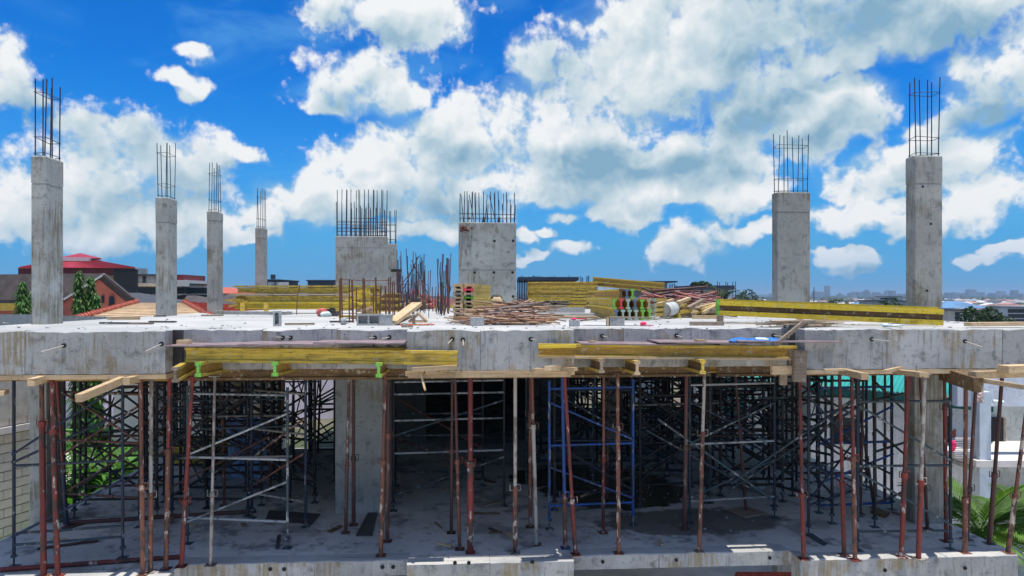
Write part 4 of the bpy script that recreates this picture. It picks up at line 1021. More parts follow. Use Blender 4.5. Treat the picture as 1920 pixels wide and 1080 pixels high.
# hollow blocks
def hollow_block(c, rz, lab, upright=False):
    t = thing('hollow_block', lab, 'block', c, rz)
    L, H, W, w = .40, .19, .15, .03
    q = MB()
    if upright: L, H = .12, .25
    # two openings seen from the front face
    n = 2 if not upright else 1
    xs = [-L/2, -L/2 + w]
    cell = (L - w * (n + 1)) / n
    for k in range(n + 1):
        x = -L/2 + k * (cell + w); q.box(x, x + w, -W/2, W/2, 0, H)
    for k in range(n):
        x = -L/2 + w + k * (cell + w); q.box(x, x + cell, -W/2 + .001, W/2 - .001, 0, w); q.box(x, x + cell, -W/2 + .001, W/2 - .001, H - w, H)
        q.box(x, x + cell, W/2 - .04, W/2 - .002, w, H - w)
    q.build('block_shell', M_block, t)
    return t
hollow_block(dk(520, 11.6), .15, 'upright grey concrete block standing alone on the left of the deck', True)
hollow_block(dk(692, 11.9), .0, 'hollow block with a dark opening at the foot of the starter bars')
t = single('concrete_block', MB().obox(dk(709, 12.2, .08), .10, .09, .08, Matrix.Rotation(.6, 3, 'Z')), M_block, 'small block between the hollow block and the wide block', 'block')
single('concrete_block', MB().obox(dk(724, 11.9, .085), .11, .09, .085, Matrix.Rotation(.1, 3, 'Z')).obox(dk(724, 11.9, .178), .115, .095, .008, Matrix.Rotation(.1, 3, 'Z')), M_block, 'wide pale block beside the leaning plank', 'block')
single('rubble_lump', MB().blob(dk(644, 12.1, .06), .06, .06, .065, 8, 6, .25, rr), M_block, 'small grey rubble lump left of the hollow block', 'rubble')
single('concrete_block', MB().obox(dk(894, 11.7, .07), .11, .08, .07, Matrix.Rotation(.1, 3, 'Z')), M_block, 'grey block half hidden in front of the rod pile', 'block')
single('concrete_block', MB().obox(dk(1077, 11.5, .05), .08, .07, .05, Matrix.Rotation(.0, 3, 'Z')), M_block, 'small dark block below the red scrap near the middle', 'block')
single('cloth_scrap', MB().blob(dk(1075, 11.55, .12), .05, .05, .02, 8, 5, .3, rr).bar(dk(1075, 11.7, .115), dk(1100, 11.8, .11), .03, .015), M_magenta, 'red scrap lying on the small dark block', 'cloth')
# planks leaning in the middle
lumber('leaning_plank', dk(736, 11.9, .05), dk(782, 12.5, .36), .22, .06, M_pine, 'pale wide plank leaning up to the right beside the blocks', 'plank')
lumber('leaning_plank', dk(741, 12.2, .04), dk(765, 12.7, .13), .16, .05, M_greywood, 'weathered plank under the leaning pale plank', 'plank')
t = thing('timber_trestle', 'small boxy timber frame right of the leaning plank', 'frame', dk(787, 12.5))
for a, b in (((768, .02), (800, .02)), ((768, .02), (785, .16)), ((785, .16), (800, .02))):
    MB().bar(dk(a[0], 12.3, a[1] + .03), dk(b[0], 12.3, b[1] + .03), .22, .035).build('slat', M_pine, t, world=True)
lumber('timber_offcut', dk(776, 12.2, .01), dk(776, 12.2, .17), .05, .05, M_greywood, 'short grey upright stub in front of the timber frame', 'timber', up=(0,1,0))
rr = random.Random(50)
q = MB()
for k in range(60): q.blob(dk(rr.uniform(745, 815), rr.uniform(11.7, 12.2), .006), .02, .02, .01, 5, 4, .4, rr)
tag(q.build('brick_dust', plain('red_brick_crumbs', (0.45, 0.13, 0.07), .95, .3)), 'red brick crumbs below the leaning planks', 'rubble', kind='stuff')
lumber('timber_offcut', dk(753, 11.0, .02), dk(774, 11.0, .02), .05, .03, M_greywood, 'thin dark offcut near the deck edge below the planks', 'timber')
# end-on stack of girders left of the rod pile
rr = random.Random(44)
c0 = dk(859, 14.6); hd = Vector((math.sin(R(2)), math.cos(R(2)), 0)); sx = Vector((hd.y, -hd.x, 0))
for cidx in range(2):
    for row in range(9):
        a = c0 + sx * (cidx * .225 + rr.uniform(-.012, .012)) + Vector((0, 0, .045 + row * .084)) + hd * rr.uniform(-.06, .06); b = a + hd * 2.4 + sx * .35
        e = M_green if (cidx, row) in ((1, 2), (1, 5), (0, 0)) else (M_pink if (cidx, row) == (1, 7) else M_pine)
        ibeam(a, b, 'girder lying flat in the tall stack seen end on', 'girders in the tall end on stack', M_yel, M_yel, e, up=sx, h=.20, w=.08)
# pile of rusty rods
rr = random.Random(45)
LAB_ROD = 'thin brown wooden rod in the tangled rod pile before the stained wall'
rodmats = [plain('brown_rod', (0.26, 0.13, 0.075), .85, .35, 12, objvar=.3), plain('tan_rod', (0.42, 0.27, 0.17), .85, .3, 12, objvar=.25), plain('grey_rod', (0.28, 0.22, 0.20), .85, .3, 12, objvar=.25)]
for k in range(250):
    px = rr.uniform(888, 1012); env = max(.06, .40 * (1 - ((px - 955) / 90) ** 2))
    d = rr.uniform(11.9, 13.4); L = rr.uniform(.35, 1.1)
    an = rr.gauss(0, .28); el_ = rr.gauss(0, .10)
    if rr.random() < .25: an = rr.uniform(-1.5, 1.5); L *= .6
    v = Vector((math.cos(an) * math.cos(el_), math.sin(an) * math.cos(el_), math.sin(el_))) * L / 2
    front = (d - 11.9) / 1.0
    c = dk(px, d, rr.random() ** 1.2 * env * min(1.0, .25 + front))
    lo = min(c.z - v.z, c.z + v.z)
    if lo < DZ + .02: c.z += DZ + .02 - lo
    rd = rr.uniform(.009, .017)
    o = single('wooden_rod', MB().tube(c - v, c + v, rd, 6), rr.choice(rodmats), LAB_ROD, 'rod', 'rods in the tangled pile')
for (a, b, lab) in [((918, 12.3, .06), (1003, 13.0, .42), 'long rod rising to the right over the rod pile, lower of two'), ((905, 12.2, .03), (996, 12.9, .44), 'long rod rising to the right over the rod pile, upper of two'), ((885, 12.8, .42), (935, 12.9, .34), 'rod sloping down from the tall stack onto the rod pile')]:
    single('wooden_rod', MB().tube(dk(*a), dk(*b), .015, 6), rodmats[1], lab, 'rod')
single('rubble_lump', MB().blob(dk(932, 13.6, .38), .13, .1, .10, 9, 6, .25, rr), M_pine, 'pale lump on the back of the rod pile at the stained wall', 'rubble')
for k in range(14):
    px = rr.uniform(985, 1040); lumber('timber_strip', dk(px, 14.2, .28 + rr.uniform(0, .12)), dk(px + rr.uniform(15, 40), 14.6, .30 + rr.uniform(0, .1)), .06, .02, rr.choice([M_greywood, M_dkply]), 'dark strip on the right end of the rod pile', 'timber', 'dark strips on the right end of the rod pile')
# far stack on the right of the wall
rr = random.Random(46)
a0 = dk(992, 27.0); b0 = dk(1118, 26.6)
for z in (.0,):
    lumber('timber_bearer', a0 + Vector((0, 0, .06)), b0 + Vector((0, 0, .06)), .5, .12, M_greywood, 'weathered bearer under the far girder stack', 'timber')
for row in range(5):
    for j in range(3):
        o = Vector((0, j * .1, .22 + row * .185)); s = Vector((rr.uniform(-.06, .08), 0, 0))
        ibeam(a0 + o + s, b0 + o + s, 'greenish yellow girder in the far stack behind the rod pile', 'girders in the far stack behind the rod pile', M_yel, M_yel if row % 2 else M_web, h=.18)
for k in range(6):
    ibeam(dk(1062 + k * 3, 24.0, .10 + .115 * k), dk(1098 + k * 1, 23.8, .10 + .115 * k), 'short yellow girder offcut piled left of the painted end stack', 'girder offcuts left of the painted end stack', M_yel, M_webdark, h=.11)
ibeam(dk(1112, 26, 1.12), dk(1245, 24, .86), 'long girder sloping down to the right behind the painted end stack', None, M_yel, M_web)
ibeam(dk(1120, 27, .98), dk(1240, 25, .72), 'second sloping girder just below the long sloping one', None, M_yel, M_web)
# pallets and planks lying behind the rod pile, pale steps of the deck
for (pa, pb, d, z, h, m, lab) in [(975, 1120, 17.5, .0, .07, M_deck, 'long pale concrete strip behind the rod pile'), (1010, 1095, 20.0, .0, .16, M_fas, 'grey concrete upstand behind the rod pile'), (1030, 1120, 15.8, .0, .04, M_pine, 'pale board lying left of the painted end stack')]:
    lumber('strip', dk(pa, d, z + h/2), dk(pb, d, z + h/2), .5, h, m, lab, 'strip')
# stack of girders with painted ends
rr = random.Random(47)
ends = [[M_bluegrey, M_paleg, M_paleg, M_paleg, M_green, M_green], [M_green, M_pink, M_paleg, M_bluegrey, M_green, M_pine], [M_webdark, M_bluegrey, M_green]]
names = [['blue grey', 'faded', 'pale', 'pale grey', 'lime', 'pale lime'], ['lime', 'pink', 'faded green', 'blue grey', 'bright lime', 'bare wood'], ['brown', 'blue grey', 'lime']]
for row in range(3):
    for j in range(len(ends[row])):
        px = [1156, 1152, 1165][row] + j * [12.4, 13.0, 10.5][row]
        a = dk(px, 14.3 + rr.uniform(-.03, .03) + .05 * row, .115 + row * .215); a.z += rr.uniform(-.004, .004)
        b = a + Vector((.28 - .05 * j, 4.6, 0))
        ibeam(a, b, '%s ended girder, %s from left, %s row of the painted end stack' % (names[row][j], ['first', 'second', 'third', 'fourth', 'fifth', 'sixth'][j], ['bottom', 'middle', 'top'][row]),
              'girders in the painted end stack', M_yel if row == 0 else M_yelb, M_yel if row < 2 else M_web, ends[row][j], w=.085)
for k in range(4):
    ibeam(dk(1222, 14.7, .10 + k * .105), dk(1244, 15.4, .10 + k * .105), 'short girder lying flat right of the painted end stack', 'short girders right of the painted end stack', M_yel, M_webdark, M_paleg, up=(1, 0, 0), h=.16, w=.07)
# pallet like boards and blocks at the deck edge below that stack
lumber('plank', dk(1092, 11.9, .08), dk(1140, 11.7, .13), .25, .025, M_greywood, 'warped weathered plank resting on the block below the painted end stack', 'plank')
lumber('plank', dk(1140, 11.7, .145), dk(1225, 11.8, .13), .22, .02, M_greywood, 'thin weathered plank reaching right over the block below the painted end stack', 'plank')
single('concrete_block', MB().obox(dk(1155, 11.7, .065), .125, .09, .065, Matrix.Rotation(.0, 3, 'Z')), M_block, 'grey block carrying the thin planks below the painted end stack', 'block')
single('timber_stub', MB().bar(dk(1137, 11.65, .07), dk(1141, 11.65, .07), .1, .13), M_pine, 'upright end of a pale batten left of that block', 'timber')
single('cloth_scrap', MB().blob(dk(1206, 11.6, .04), .05, .05, .03, 8, 5, .3, rr).bar(dk(1200, 11.5, .02), dk(1225, 11.4, .02), .02, .01), M_magenta, 'magenta scrap right of the block at the deck edge', 'cloth')
lumber('timber_offcut', dk(1293, 11.8, .035), dk(1357, 11.7, .035), .10, .06, M_greywood, 'brown timber lying alone near the deck edge at centre right', 'timber')
# drum
t = thing('white_drum', 'dirty white drum lying on its side before the prop heap', 'drum', dk(1255, 15.5))
a, b = dk(1243, 15.2, .18), dk(1263, 15.7, .22)
u = (b - a).normalized()
MB().tube(a, b, .155, 20).build('drum_shell', plain('dirty_white_drum', (0.50, 0.50, 0.45), .6, .3, 5), t, world=True)
for k, f in enumerate((.02, .5, .95)): MB().tube(a + (b - a) * f, a + (b - a) * f + u * .03, .163, 20).build('hoop', M_white if k == 1 else M_dkply, t, world=True)
# heap of red props and lumber
rr = random.Random(48)
M_pinkred = painted('pink_red_paint', (0.40, 0.12, 0.10), (0.28, 0.14, 0.11), .5, CEM, .60)  # paler, pinker red paint for the heaped props
M_mauve = painted('mauve_rust', (0.20, 0.09, 0.085), (0.12, 0.07, 0.07), .5, (.4, .3, .3), .60)
for k in range(95):
    px = rr.uniform(1200, 1340); d = rr.uniform(17.0, 19.8)
    env = .66 * max(0, 1 - ((px - 1262) / 88) ** 2) + .04
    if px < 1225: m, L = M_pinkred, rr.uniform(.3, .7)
    else: m, L = rr.choice([M_mauve, M_mauve, M_pinkred, M_darkrust]), rr.uniform(.5, 1.5)
    an = rr.gauss(.1, .5); el_ = rr.gauss(-.06, .2)
    v = Vector((math.cos(an) * math.cos(el_), math.sin(an), math.sin(el_))) * L / 2
    c = dk(px, d, (.25 + .75 * rr.random()) * env)
    lo = min(c.z - v.z, c.z + v.z)
    if lo < DZ + .04: c.z += DZ + .04 - lo
    t = thing('heaped_prop', 'rusty red steel prop tossed on the heap at centre right', 'prop', c, 0, 'props tossed on the heap at centre right')
    u = v.normalized()
    MB().tube(c - v, c + v, rr.uniform(.025, .035), 7).build('outer_tube', m, t, world=True)
    MB().tube(c + v - u*.012, c + v, .055, 8).build('end_plate', m, t, world=True)
for k in range(46):
    px = rr.uniform(1235, 1345); d = rr.uniform(15.8, 17.4); env = .28 * max(0, 1 - ((px - 1290) / 75) ** 2)
    L = rr.uniform(.4, 1.1); an = rr.gauss(0, .6); el_ = rr.gauss(0, .2)
    v = Vector((math.cos(an) * math.cos(el_), math.sin(an), math.sin(el_))) * L / 2
    c = dk(px, d, rr.random() * env + .04); lo = min(c.z - v.z, c.z + v.z)
    if lo < DZ + .04: c.z += DZ + .04 - lo
    lumber('heaped_lumber', c - v, c + v, rr.uniform(.07, .11), rr.uniform(.03, .08), rr.choice([M_pine, M_pine, M_greywood, M_yel]), 'pale lumber at the front of the heap at centre right', 'timber', 'lumber at the front of the heap at centre right')
for (a, b, m, w, lab) in [((1222, 16.4, .26), (1262, 16.8, .40), M_pine, .10, 'pale timber beam rising to the right above the white drum'), ((1270, 16.2, .34), (1292, 16.6, .44), M_pine, .11, 'stubby pale beam rising to the right of the drum'),
                          ((1290, 15.9, .22), (1318, 16.3, .40), M_greywood, .10, 'mauve grey plank leaning at the middle of the heap'), ((1300, 15.8, .08), (1312, 16.0, .24), M_greywood, .12, 'short grey plank standing at the front of the heap'),
                          ((1318, 15.7, .12), (1345, 16.0, .28), M_pine, .08, 'pale stick leaning right at the end of the heap'), ((1298, 15.2, .04), (1345, 15.1, .04), M_pine, .12, 'pale board lying along the foot of the heap')]:
    lumber('leaning_timber', dk(*a), dk(*b), w, .07, m, lab, 'timber')
# the long yellow girder at the right with worn lettering
ra, rb = P(1344, 577, 12.6), P(1768, 595, 11.5)
gd = ibeam(ra, rb, 'long bright yellow girder lying across the right of the deck with worn upside down lettering', None, M_yelb, M_webdark, M_green, w=.11, h=.265, f=.085)
gd2 = ibeam(P(1342, 573.5, 12.9), P(1757, 590, 11.9), 'second long yellow girder just behind the lettered one', None, M_yelb, M_webdark, M_green, w=.11, h=.262, f=.085)
def lettering(s, pos, size, parent, m, rotx=R(90), rotz=0.0, roty=0.0, name='lettering'):
    cu = bpy.data.curves.new(name, 'FONT'); cu.body = s; cu.size = size; cu.extrude = .0008; cu.align_x = 'CENTER'; cu.align_y = 'CENTER'
    tmp = bpy.data.objects.new('tmp_text', cu); col.objects.link(tmp)
    dg = bpy.context.evaluated_depsgraph_get(); me = bpy.data.meshes.new_from_object(tmp.evaluated_get(dg))
    bpy.data.objects.remove(tmp); me.materials.clear(); me.materials.append(m)
    rot = Matrix.LocRotScale(pos, Euler((rotx, roty, rotz)), None)
    me.transform(full(parent).inverted() @ rot); o = bpy.data.objects.new(name, me); col.objects.link(o); o.parent = parent
    return o
M_ink = plain('worn_black_ink', (0.10, 0.08, 0.02), .8, .4, 40)
dirv = (rb - ra).normalized(); nrm = Vector((dirv.y, -dirv.x, 0)).normalized(); rz = math.atan2(dirv.y, dirv.x); tilt = -math.asin(dirv.z)
for s, f, size in (('JPENEBEC', .775, .075), ('IN', .70, .06), ('2 ~ S', .88, .05)):
    p = ra + (rb - ra) * f + nrm * (.0555) + Vector((0, 0, -.09))
    cu_m = Matrix.LocRotScale(p, None, None)
    lettering(s, p, size, gd, M_ink, R(90), rz, math.pi + tilt)
# bearers under it, scrap boards, leaning pieces
for (px, d, z0, lab) in [(1350, 12.7, .09, 'timber bearer lifting the left end of the long lettered girder'), (1500, 12.2, .06, 'timber bearer under the middle of the long lettered girder')]:
    z1 = (ra.z - .135 if px < 1400 else (ra + (rb - ra) * .37).z - .135) - DZ
    lumber('timber_bearer', dk(px, d - .3, z1 / 2), dk(px, d + .5, z1 / 2), .12, max(.03, z1 - .004), M_greywood, lab, 'timber')
rr = random.Random(49)
for k in range(16):
    px = rr.uniform(1350, 1385); a = dk(px, 12.9 + rr.uniform(0, .6), .2 + rr.uniform(-.05, .06)); lumber('timber_splinter', a, a + Vector((rr.uniform(.1, .35), rr.uniform(-.1, .1), rr.uniform(-.05, .04))), .05, .03, M_pine, 'pale splinter lying behind the left end of the lettered girder', 'timber', 'splinters behind the lettered girder')
for k in range(22):
    px = rr.uniform(1445, 1565); d = rr.uniform(11.0, 11.7); L = rr.uniform(.3, .9); an = rr.gauss(0, .2)
    v = Vector((math.cos(an), math.sin(an), rr.gauss(0, .02))) * L / 2; c = dk(px, d, rr.uniform(.02, .10))
    lumber('thin_board', c - v, c + v, rr.uniform(.06, .12), .015, rr.choice([M_greywood, M_pine, M_greywood]), 'thin weathered board in the scrap heap before the lettered girder', 'board', 'scrap boards before the lettered girder')
single('dark_post_stub', MB().obox(PZ(1494, 10.72, 3.37), .11, .045, .185, Matrix.Rotation(.05, 3, 'Z')), M_dkply, 'dark upright shutter board in the right notch of the deck edge', 'board')
single('dark_shutter', MB().obox(PZ(334, 10.02, 3.20), .10, .012, .31, Matrix.Rotation(-.5, 3, 'Z')), M_dkply, 'dark shutter board in the left notch of the deck edge', 'board')
single('plastic_bag', MB().blob(dk(1660, 11.2, .03), .07, .05, .03, 9, 6, .3, rr).blob(dk(1680, 11.3, .02), .12, .05, .015, 9, 6, .3, rr), M_white, 'white plastic bag flattened before the right end of the lettered girder', 'bag')
lumber('plank', dk(1815, 11.0, .05), dk(1922, 11.1, .055), .18, .06, M_pine, 'thick pale plank lying at the far right edge of the deck', 'plank')
for (px, d, w, lab, m) in [(232, 14.6, 30, 'yellowish timber lying between the first two left columns', M_pine), (305, 13.0, 24, 'thin dark strip left of the long stack, nearer one', M_dkply), (215, 12.4, 26, 'small dark strip near the left deck edge', M_dkply), (300, 16.6, 12, 'short dark strip at the foot of the second column', M_dkply),
                           (398, 17.3, 20, 'pair of grey strips left of the kerb', M_greywood), (562, 11.9, 28, 'flat grey strip right of the upright block', M_greywood), (640, 13.0, 22, 'thin dark strip before the starter bars', M_dkply), (80, 13.2, 18, 'thin dark strip at the foot of the leftmost column', M_dkply), (265, 12.2, 22, 'pinkish strip near the left deck edge', M_greywood)]:
    lumber('timber_strip', dk(px - w, d, .02), dk(px + w, d + rr.uniform(-.2, .2), .02), .08, .03 if w != 30 else .09, m, lab, 'timber')
# faded barrier and rubbish far back in the middle
rr = random.Random(52)
for (px, d, w, h, m, lab) in [(800, 27, .55, .62, M_redwhite, 'heap of faded red and white cloth behind the thicket of bars'), (775, 25, .5, .3, M_greywood, 'brown rubbish heap behind the thicket of bars')]:
    q = MB()
    for k in range(26): q.blob(dk(px + rr.gauss(0, 12), d + rr.uniform(-.3, .3), abs(rr.gauss(0, h * .45)) + .05), .12, .1, .09, 7, 5, .4, rr)
    tag(single('rubbish_heap', q, m, lab, 'heap'), kind='stuff')
lumber('barrier_board', dk(800, 29, .22), dk(860, 29, .22), .05, .35, plain('pink_board', (.62, .22, .22), .8, .2), 'long pink board far back between the walls', 'board')
lumber('barrier_board', dk(815, 28, .08), dk(858, 28, .08), .05, .14, M_yel, 'long yellow board under the pink one far back', 'board')
t = thing('deck_pole', 'grey steel pole with a dark cap beside the thicket of bars', 'pole', dk(747, 24))
MB().tube(dk(747, 24, 0), dk(747, 24, 1.35), .07, 8).build('pole_shaft', M_mauve, t, world=True); MB().box(*(lambda p: (p.x-.25, p.x+.1, p.y-.05, p.y+.05, p.z-.05, p.z+.05))(dk(747, 24, 1.38))).build('cap', M_black, t, world=True)
q = MB(); rr = random.Random(6)
for k in range(420):
    p = dk(rr.uniform(-40, 1960), 10.5 + 12 * rr.random() ** 1.7)
    if not (-8.7 < p.x < 9.3): continue
    s = rr.uniform(.008, .03); q.blob((p.x, p.y, p.z + s * .3), s, s, s * .5, 5, 4, .4, rr)
tag(q.build('deck_crumbs', M_block), 'scattered grey crumbs of rubble on the upper deck', 'rubble', kind='stuff')

# ------------------------------------------------------------------ vegetation
def leaf_mesh(q, base, dirv, L, w, droop=0.4, seg=4, up=Vector((0,0,1)), rnd_=random, fold=0.15):
    d = dirv.normalized(); s = d.cross(up); s = s.normalized() if s.length > 1e-3 else Vector((1,0,0))
    pts = []
    p = Vector(base)
    for i in range(seg + 1):
        f = i / seg; ww = w * math.sin(math.pi * min(1, .12 + f * .88)) ** .7 if i < seg else 0.002
        n = s.cross(d)
        pts += [p - s * ww / 2 + n * fold * ww, p.copy(), p + s * ww / 2 + n * fold * ww]
        p = p + d * L / seg
        d = (d - Vector((0, 0, droop / seg))).normalized()
    q.add(pts, [f_ for i in range(seg) for f_ in ((i*3, i*3+1, i*3+4, i*3+3), (i*3+1, i*3+2, i*3+5, i*3+4))], False)
def crown_leaves(q, c, rx, ry, rz, n, size, rr, clumps=None, shell=0.35):
    cl = clumps or [(Vector(c), rx, ry, rz)]
    for i in range(n):
        cc, ax, ay, az_ = rr.choice(cl)
        v = Vector((rr.gauss(0, 1), rr.gauss(0, 1), rr.gauss(0, 1))).normalized(); k = (shell + (1 - shell) * rr.random()) ** .6
        p = cc + Vector((v.x * ax * k, v.y * ay * k, v.z * az_ * k))
        a = Vector((rr.gauss(0, 1), rr.gauss(0, 1), rr.gauss(0, .6))).normalized(); b = a.cross(Vector((rr.gauss(0, 1), rr.gauss(0, 1), rr.gauss(0, 1)))).normalized()
        s = size * rr.uniform(.6, 1.3)
        q.add([p - a * s, p + b * s * .45, p + a * s, p - b * s * .45], [(0, 1, 2, 3)])
def mast_tree(px, d, pytop, w, lab, seed):
    rr = random.Random(seed); b = PZ(px, d, -4); top = zat(pytop, d)
    t = thing('mast_tree', lab, 'tree', b)
    MB().tube(b, (b.x, b.y, top - .5), .12, 7, .03).build('trunk', M_bark, t, world=True)
    q = MB(); H = top + 2.5
    for i in range(2600):
        f = rr.random() ** .8; z = top - f * H; rad = w * (0.18 + .82 * min(1, f * 2.4)) * (0.75 + .35 * math.sin(i * .37 + f * 9 + seed)) * math.sqrt(rr.random())
        a = rr.uniform(0, 6.283); p = Vector((b.x + rad * math.cos(a), b.y + rad * math.sin(a), z))
        out = Vector((math.cos(a), math.sin(a), -1.3 + rr.uniform(-.4, .5)))
        leaf_mesh(q, p, out, rr.uniform(.16, .32), .09, .3, 2, rnd_=rr)
    q.build('crown', M_leaf, t, world=True)
    return t
mast_tree(42, 30, 526, .50, 'narrow drooping evergreen left of the leftmost column', 1)
mast_tree(60, 31, 545, .40, 'shorter evergreen half hidden behind the leftmost column', 2)
mast_tree(148, 29, 506, .42, 'tallest narrow evergreen in front of the salmon gable', 3)
mast_tree(170, 29.5, 518, .40, 'middle narrow evergreen in front of the salmon gable', 4)
mast_tree(181, 29.2, 548, .28, 'shortest narrow evergreen in front of the salmon gable', 5)
def broad_tree(c, h, r, lab, seed, n=1600, size=.22, m=None, group=None, trunk=True):
    rr = random.Random(seed); c = Vector(c)
    t = thing('leafy_tree', lab, 'tree', c, 0, group)
    q = MB(); q.tube(c, c + Vector((0, 0, h * .55)), r * .07, 8, r * .04)
    cl = []
    for k in range(9):
        a = rr.uniform(0, 6.28); rad = r * rr.uniform(.1, .62); e = c + Vector((math.cos(a) * rad, math.sin(a) * rad, h * rr.uniform(.55, .88)))
        q.tube(c + Vector((0, 0, h * .45)), e, r * .035, 6, r * .012); cl.append((e, r * rr.uniform(.3, .48), r * rr.uniform(.3, .48), h * rr.uniform(.12, .2)))
    q.build('trunk', M_bark, t, world=True)
    q = MB(); crown_leaves(q, c, 1, 1, 1, n, size, rr, cl, .55); q.build('crown', m or M_leaf, t, world=True)
    return t
def frond_plant(c, n, L, lab, seed, m=None, name='palm', cat='palm', up=1.0, leaflets=22, lw=.035, trunk=0.0, spread=None):
    rr = random.Random(seed); c = Vector(c)
    t = thing(name, lab, cat, c)
    hub = c + Vector((0, 0, trunk))
    if trunk: MB().tube(c, hub, .14, 8, .10).build('trunk', M_bark, t, world=True)
    for k in range(n):
        a = 6.283 * k / n + rr.uniform(-.3, .3); el_ = rr.uniform(.35, 1.15) * up
        d = Vector((math.cos(a) * math.cos(el_), math.sin(a) * math.cos(el_), math.sin(el_)))
        q = MB(); p = hub.copy(); LL = L * rr.uniform(.75, 1.1); seg = 9; pts = [p.copy()]
        for i in range(seg):
            p = p + d * LL / seg; d = (d - Vector((0, 0, .14))).normalized(); pts.append(p.copy())
        q.path(pts, .012, 4)
        for i in range(leaflets):
            f = .12 + .88 * i / leaflets; kk = min(seg - 1, int(f * seg)); pp = pts[kk].lerp(pts[kk+1], f * seg - kk)
            ax = (pts[kk+1] - pts[kk]).normalized(); sd_ = ax.cross(Vector((0, 0, 1))).normalized()
            ll = LL * .38 * math.sin(math.pi * min(1, .2 + f * .75))
            for s in (-1, 1): leaf_mesh(q, pp, sd_ * s + ax * .9 + Vector((0, 0, .1)), ll, lw, .6, 3, rnd_=rr)
        q.build('frond', m or M_leafp, t, world=True)
    return t
# right-hand palm seen past the lower floor, and the greenery at the left
frond_plant((9.75, 12.7, -4), 16, 2.0, 'bright green palm beyond the right corner of the lower floor', 61, leaflets=34, lw=.045, trunk=3.5)
frond_plant((11.3, 13.0, -4), 13, 2.0, 'darker palm at the far right edge behind the leaning props', 62, leaflets=30, lw=.045, trunk=2.9, m=M_leafp)
def banana(c, n, L, lab, seed):
    rr = random.Random(seed); c = Vector(c); t = thing('banana_plant', lab, 'plant', c)
    MB().tube(c, c + Vector((0, 0, 2.6)), .14, 8, .09).build('stem', M_leafp, t, world=True)
    for k in range(n):
        a = 6.283 * k / n + rr.uniform(-.4, .4); d = Vector((math.cos(a) * .6, math.sin(a) * .6, 1.0)); q = MB()
        leaf_mesh(q, c + Vector((0, 0, 2.3)), d, L * rr.uniform(.55, .85), .32, 1.5, 8, rnd_=rr, fold=.22); q.build('leaf', M_leafb, t, world=True)
    return t
for (px, d, top, lab, sd_) in [(150, 16.6, 4.6, 'bright banana plant just right of the leftmost lower column', 71), (205, 17.6, 5.0, 'tallest banana plant behind the left scaffold', 72), (245, 18.5, 4.3, 'banana plant right of the tallest one', 73), (362, 26.0, 4.2, 'far banana plant seen through the left scaffold', 74), (180, 20.5, 5.2, 'banana plant furthest back at left', 75)]:
    c = PZ(px, d, -4.0 + top - 4.6 + .4); banana(c, 13, 2.3, lab, sd_)
frond_plant(PZ(150, 15.9, -2.6), 16, 1.9, 'spiky dark palm low at the edge of the left floor', 63, leaflets=26, lw=.035, m=M_leafp, trunk=.6)
frond_plant(PZ(212, 17.0, -2.4), 14, 1.7, 'second spiky palm low behind the left scaffold', 64, leaflets=26, lw=.035, m=M_leafp, trunk=.6)
q = MB(); rr = random.Random(65)
for i in range(5000):
    p = PZ(rr.uniform(95, 300), rr.uniform(16.5, 21), rr.uniform(-3.8, -.2)); leaf_mesh(q, p, Vector((rr.gauss(0, 1), rr.gauss(0, 1), rr.uniform(0, 1.4))), rr.uniform(.15, .4), .10, .5, 2, rnd_=rr)
tag(q.build('undergrowth', M_leafb), 'bright green undergrowth behind the left edge of the lower floor', 'undergrowth', kind='stuff')

# ------------------------------------------------------------------ neighbouring buildings
M_beige = plain('beige_block_paint', (0.80, 0.74, 0.64), .9, .08, 6, objvar=.05)
M_mortar = plain('mortar', (0.50, 0.47, 0.42), .95, .15, 6)
M_whitewall = concrete('white_painted_wall', (0.66, 0.70, 0.76), .35, .35, stainamt=.2, scale=.6)
M_glass = plain('dark_window_glass', (0.015, 0.02, 0.03), .15, .2)
M_dark = plain('dark_interior', (0.02, 0.02, 0.022), .9, .2)
M_salmon = plain('salmon_render', (0.62, 0.17, 0.10), .9, .12, 2)
M_darkroof = plain('charcoal_roof', (0.055, 0.06, 0.07), .7, .25, 3)
M_brownroof = plain('dark_brown_roof', (0.07, 0.055, 0.05), .8, .3, 2)
M_redroof = plain('red_metal_roof', (0.36, 0.018, 0.026), .5, .12, 1)
M_maroon = plain('maroon_fascia', (0.16, 0.012, 0.015), .7, .15, 1)
M_yellow = plain('mustard_wall', (0.62, 0.40, 0.06), .9, .15, 1)
M_trim = plain('pale_trim', (0.65, 0.62, 0.58), .8, .1)
M_cream = plain('cream_roof_tile', (0.62, 0.47, 0.30), .85, .15, 3, objvar=.06)
M_redtile = plain('red_ridge_tile', (0.45, 0.11, 0.07), .85, .25, 4)
M_tealroof = plain('teal_metal_roof', (0.02, 0.30, 0.27), .5, .15, 1)
def wallbox(q, a, b, z0, z1, th=.25):
    q.bar(Vector((a.x, a.y, (z0 + z1) / 2)), Vector((b.x, b.y, (z0 + z1) / 2)), th, z1 - z0)
